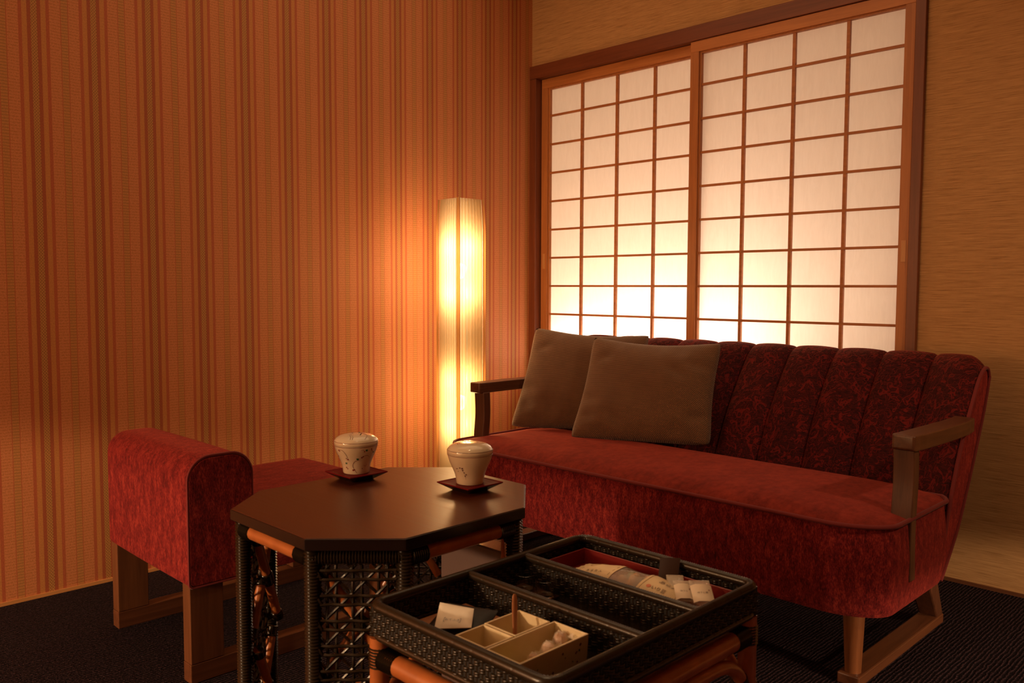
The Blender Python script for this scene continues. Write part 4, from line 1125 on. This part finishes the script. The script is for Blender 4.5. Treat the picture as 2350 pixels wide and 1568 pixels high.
# snack bag: clear film with crackers, cream header label and a second cream label
TZ = FZ + 0.0045
sn = thing('snack_bag', 'clear snack bag of crackers with cream header and label, lying in the red tray', 'snack', (2.19, -2.02, TZ))
def bagtop(u, v):
    x = 2.060 + 0.275 * u; y = -2.072 + 0.098 * v
    h = 0.010 + 0.030 * (math.sin(PI * min(max((u - 0.02) / 0.98, 0), 1)) ** 0.7) * (math.sin(PI * v) ** 0.6)
    h += 0.0022 * math.sin(21 * u) * math.sin(9 * v + 2 * u) * math.sin(PI * v)
    return (x, y, TZ + 0.004 + h)
b = MB(); b.grid(lambda u, v: bagtop(0.36 + 0.64 * u, v), 30, 16); b.grid(lambda u, v: (bagtop(0.36 + 0.64 * u, v)[0], bagtop(u, v)[1], TZ + 0.002), 30, 16)
obj('film_bag', b, MT['film'], sn, smooth=60)
def patch(u0, u1, v0, v1, off, wav=0.0):
    b = MB()
    def f(u, v):
        uu = u0 + (u1 - u0) * u; vv = v0 + (v1 - v0) * v
        p = bagtop(min(max(uu, 0.0), 1.0), min(max(vv, 0.0), 1.0))
        ww = 0.0015 * math.sin(40 * v) if (wav and u == 0.0) else 0.0
        return (p[0] + ww, p[1], p[2] + off)
    b.grid(f, 14, 20); return b
hd = obj('header_label', patch(0.0, 0.41, 0.02, 0.98, 0.0012, 1), MT['label'], sn, smooth=60); hd['label'] = 'cream header with printed oval'
l2 = obj('front_label', patch(0.63, 0.91, 0.03, 0.97, 0.0012), MT['label'], sn, smooth=60); l2['label'] = 'cream label with brush lettering'
def on_bag(u, v, off=0.0018):
    p = bagtop(u, v); return Vector((p[0], p[1], p[2] + off))
b = MB(); b.tube([on_bag(0.20 + 0.055 * math.cos(t * PI / 16), 0.66 + 0.24 * math.sin(t * PI / 16)) for t in range(32)], 0.0003, 4, True)
for (ua, va, ub, vb) in ((0.02, 0.06, 0.02, 0.94), (0.385, 0.06, 0.385, 0.94), (0.12, 0.15, 0.12, 0.45)):
    for q in range(12):
        if q % 2 == 0:
            b.tube([on_bag(ua + (ub - ua) * (q + t) / 12, va + (vb - va) * (q + t) / 12) for t in (0, 0.5, 1)], 0.0003, 4)
o = obj('printed_lines', b, MT['ink_faint'], hd); o['kind'] = 'stuff'
b = MB()
for (ua, va, ub, vb) in ((0.65, 0.08, 0.65, 0.92), (0.89, 0.08, 0.89, 0.92), (0.65, 0.08, 0.89, 0.08)):
    b.tube([on_bag(ua + (ub - ua) * t / 8, va + (vb - va) * t / 8) for t in range(9)], 0.0003, 4)
o = obj('printed_lines', b, MT['ink_faint'], l2); o['kind'] = 'stuff'
def letters(txt, u, v0, dv, size, m, parent):
    for q, ch in enumerate(txt):
        uu, vv = u + dv * q, v0
        c_ = on_bag(uu, vv, 0.0022); eu = (on_bag(uu + 0.02, vv) - on_bag(uu - 0.02, vv)).normalized(); ev = (on_bag(uu, vv + 0.03) - on_bag(uu, vv - 0.03)).normalized()
        text_mesh(ch, size, m, parent, c_, eu, ev)
letters('◎やまと', 0.715, 0.74, 0.042, 0.0120, MT['ink'], l2)
letters('あられ', 0.745, 0.50, 0.045, 0.0130, MT['ink'], l2)
letters('いり豆', 0.735, 0.27, 0.036, 0.0100, MT['ink'], l2)
letters('おつまみ', 0.165, 0.67, 0.024, 0.0058, MT['ink_faint'], hd)
letters('あられ入', 0.20, 0.26, 0.036, 0.0075, MT['ink'], hd)
b = MB(); c_ = on_bag(0.695, 0.28, 0.0021)
b.add([c_ + Vector((0, 0, 0.0002))] + [on_bag(0.695 + 0.016 * math.cos(q * PI / 6), 0.28 + 0.045 * math.sin(q * PI / 6), 0.0019) for q in range(12)], [(0, 1 + q, 1 + (q + 1) % 12) for q in range(12)])
obj('printed_seal', b, MT['ink_pink'], l2)
rnd = random.Random(11)
CR = [(0.47, 0.35), (0.51, 0.62), (0.55, 0.28), (0.45, 0.72), (0.58, 0.70), (0.93, 0.35), (0.94, 0.52), (0.92, 0.66), (0.96, 0.30), (0.53, 0.45)]
for i, (u, v) in enumerate(CR):
    x, y, z = bagtop(u, v); b = MB(); hz = max(0.006, (z - TZ) * 0.42)
    blob(b, (x, y, TZ + 0.003 + hz), 0.011, 0.0095, hz, 12, 7, 0.12, i)
    c1_ = obj('cracker', b, MT['cracker'] if i not in (3, 7) else MT['cracker_green'], sn, smooth=70)
# brown stick packet leaning on the far side
b = MB(); A0, A1 = Vector((2.250, -1.990, 0.503)), Vector((2.228, -1.946, 0.555)); wv_ = Vector((0.013, 0.0125, 0.0)); nn = (A1 - A0).cross(wv_).normalized()
sec = []
for t, w, th in ((0, 1, 0.0015), (0.12, 1, 0.004), (0.5, 1.0, 0.006), (0.8, 1.0, 0.004), (1.0, 1.05, 0.0006)):
    c = lerp(A0, A1, t); sec.append([c - wv_ * w - nn * th * 0.4, c - nn * th, c + wv_ * w - nn * th * 0.4, c + wv_ * w + nn * th * 0.4, c + nn * th, c - wv_ * w + nn * th * 0.4])
for s_ in sec: b.v += [tuple(p) for p in s_]
for i in range(4):
    for j in range(6):
        b.f.append((i * 6 + j, i * 6 + (j + 1) % 6, (i + 1) * 6 + (j + 1) % 6, (i + 1) * 6 + j))
b.f.append(tuple(range(5, -1, -1))); b.f.append(tuple(24 + j for j in range(6)))
tag(obj('stick_packet', b, MT['brown_foil'], smooth=30, origin=tuple(A0)), 'dark brown foil stick packet leaning upright behind the snack bag', 'packet')
# three small clear packets, two with white labels
def small_packet(c, ang, w, h, tilt, lab, label, z):
    ca, sa_ = math.cos(ang), math.sin(ang); ex = Vector((ca, sa_, 0)); ey = Vector((-sa_ * math.cos(tilt), ca * math.cos(tilt), math.sin(tilt)))
    C_ = Vector((c[0], c[1], z)); TLp = C_ - ex * w + ey * h; TRp = C_ + ex * w + ey * h; BRp = C_ + ex * w - ey * h; BLp = C_ - ex * w - ey * h
    t, nn, c0 = packet('tea_packet', label, TLp, TRp, BRp, BLp, 0.009, MT['film'], 'small clear packets in the red tray')
    b = MB(); blob(b, tuple(c0 - nn * 0.001), w * 0.6, h * 0.4, 0.0016, 10, 6, 0.2, 2); obj('contents', b, MT['brown_foil'] if lab is None else MT['candy_brown'], t, smooth=60)
    if lab:
        b = MB(); q_ = [c0 + ex * w * sx - ey * h * 0.25 + ey * h * 0.72 * sy + nn * (0.0058 if abs(sx) < 1 else 0.0018) for sy in (-1, 1) for sx in (-1.02, -0.5, 0, 0.5, 1.02)]
        b.add(q_, [(i, i + 1, i + 6, i + 5) for i in range(4)])
        l_ = obj('band_label', b, MT['label_white'], t, smooth=60); l_['label'] = 'white paper band'
        text_mesh(lab, 0.0046, MT['ink'], t, c0 - ey * h * 0.28 + nn * 0.0063, ex, ey)
        b = MB(); r0 = c0 + ex * w * 0.66 - ey * h * 0.05 + nn * 0.0056
        b.add([r0 + nn * 0.0003] + [r0 + (ex * math.cos(q * PI / 4) + ey * math.sin(q * PI / 4)) * 0.0012 for q in range(8)], [(0, 1 + q, 1 + (q + 1) % 8) for q in range(8)])
        obj('printed_dot', b, MT['ink_red'], t)
    return t
small_packet((2.277, -2.000), math.radians(40), 0.015, 0.024, 0.45, None, 'clear packet without label beside the brown stick packet', 0.530)
small_packet((2.306, -2.020), math.radians(42), 0.015, 0.026, 0.35, 'ほうじ', 'white banded clear packet in the middle, partly under the outer one', 0.5325)
small_packet((2.337, -2.012), math.radians(44), 0.0175, 0.028, 0.40, 'ほうじ茶', 'white banded clear packet on top, nearest the basket corner', 0.5365)
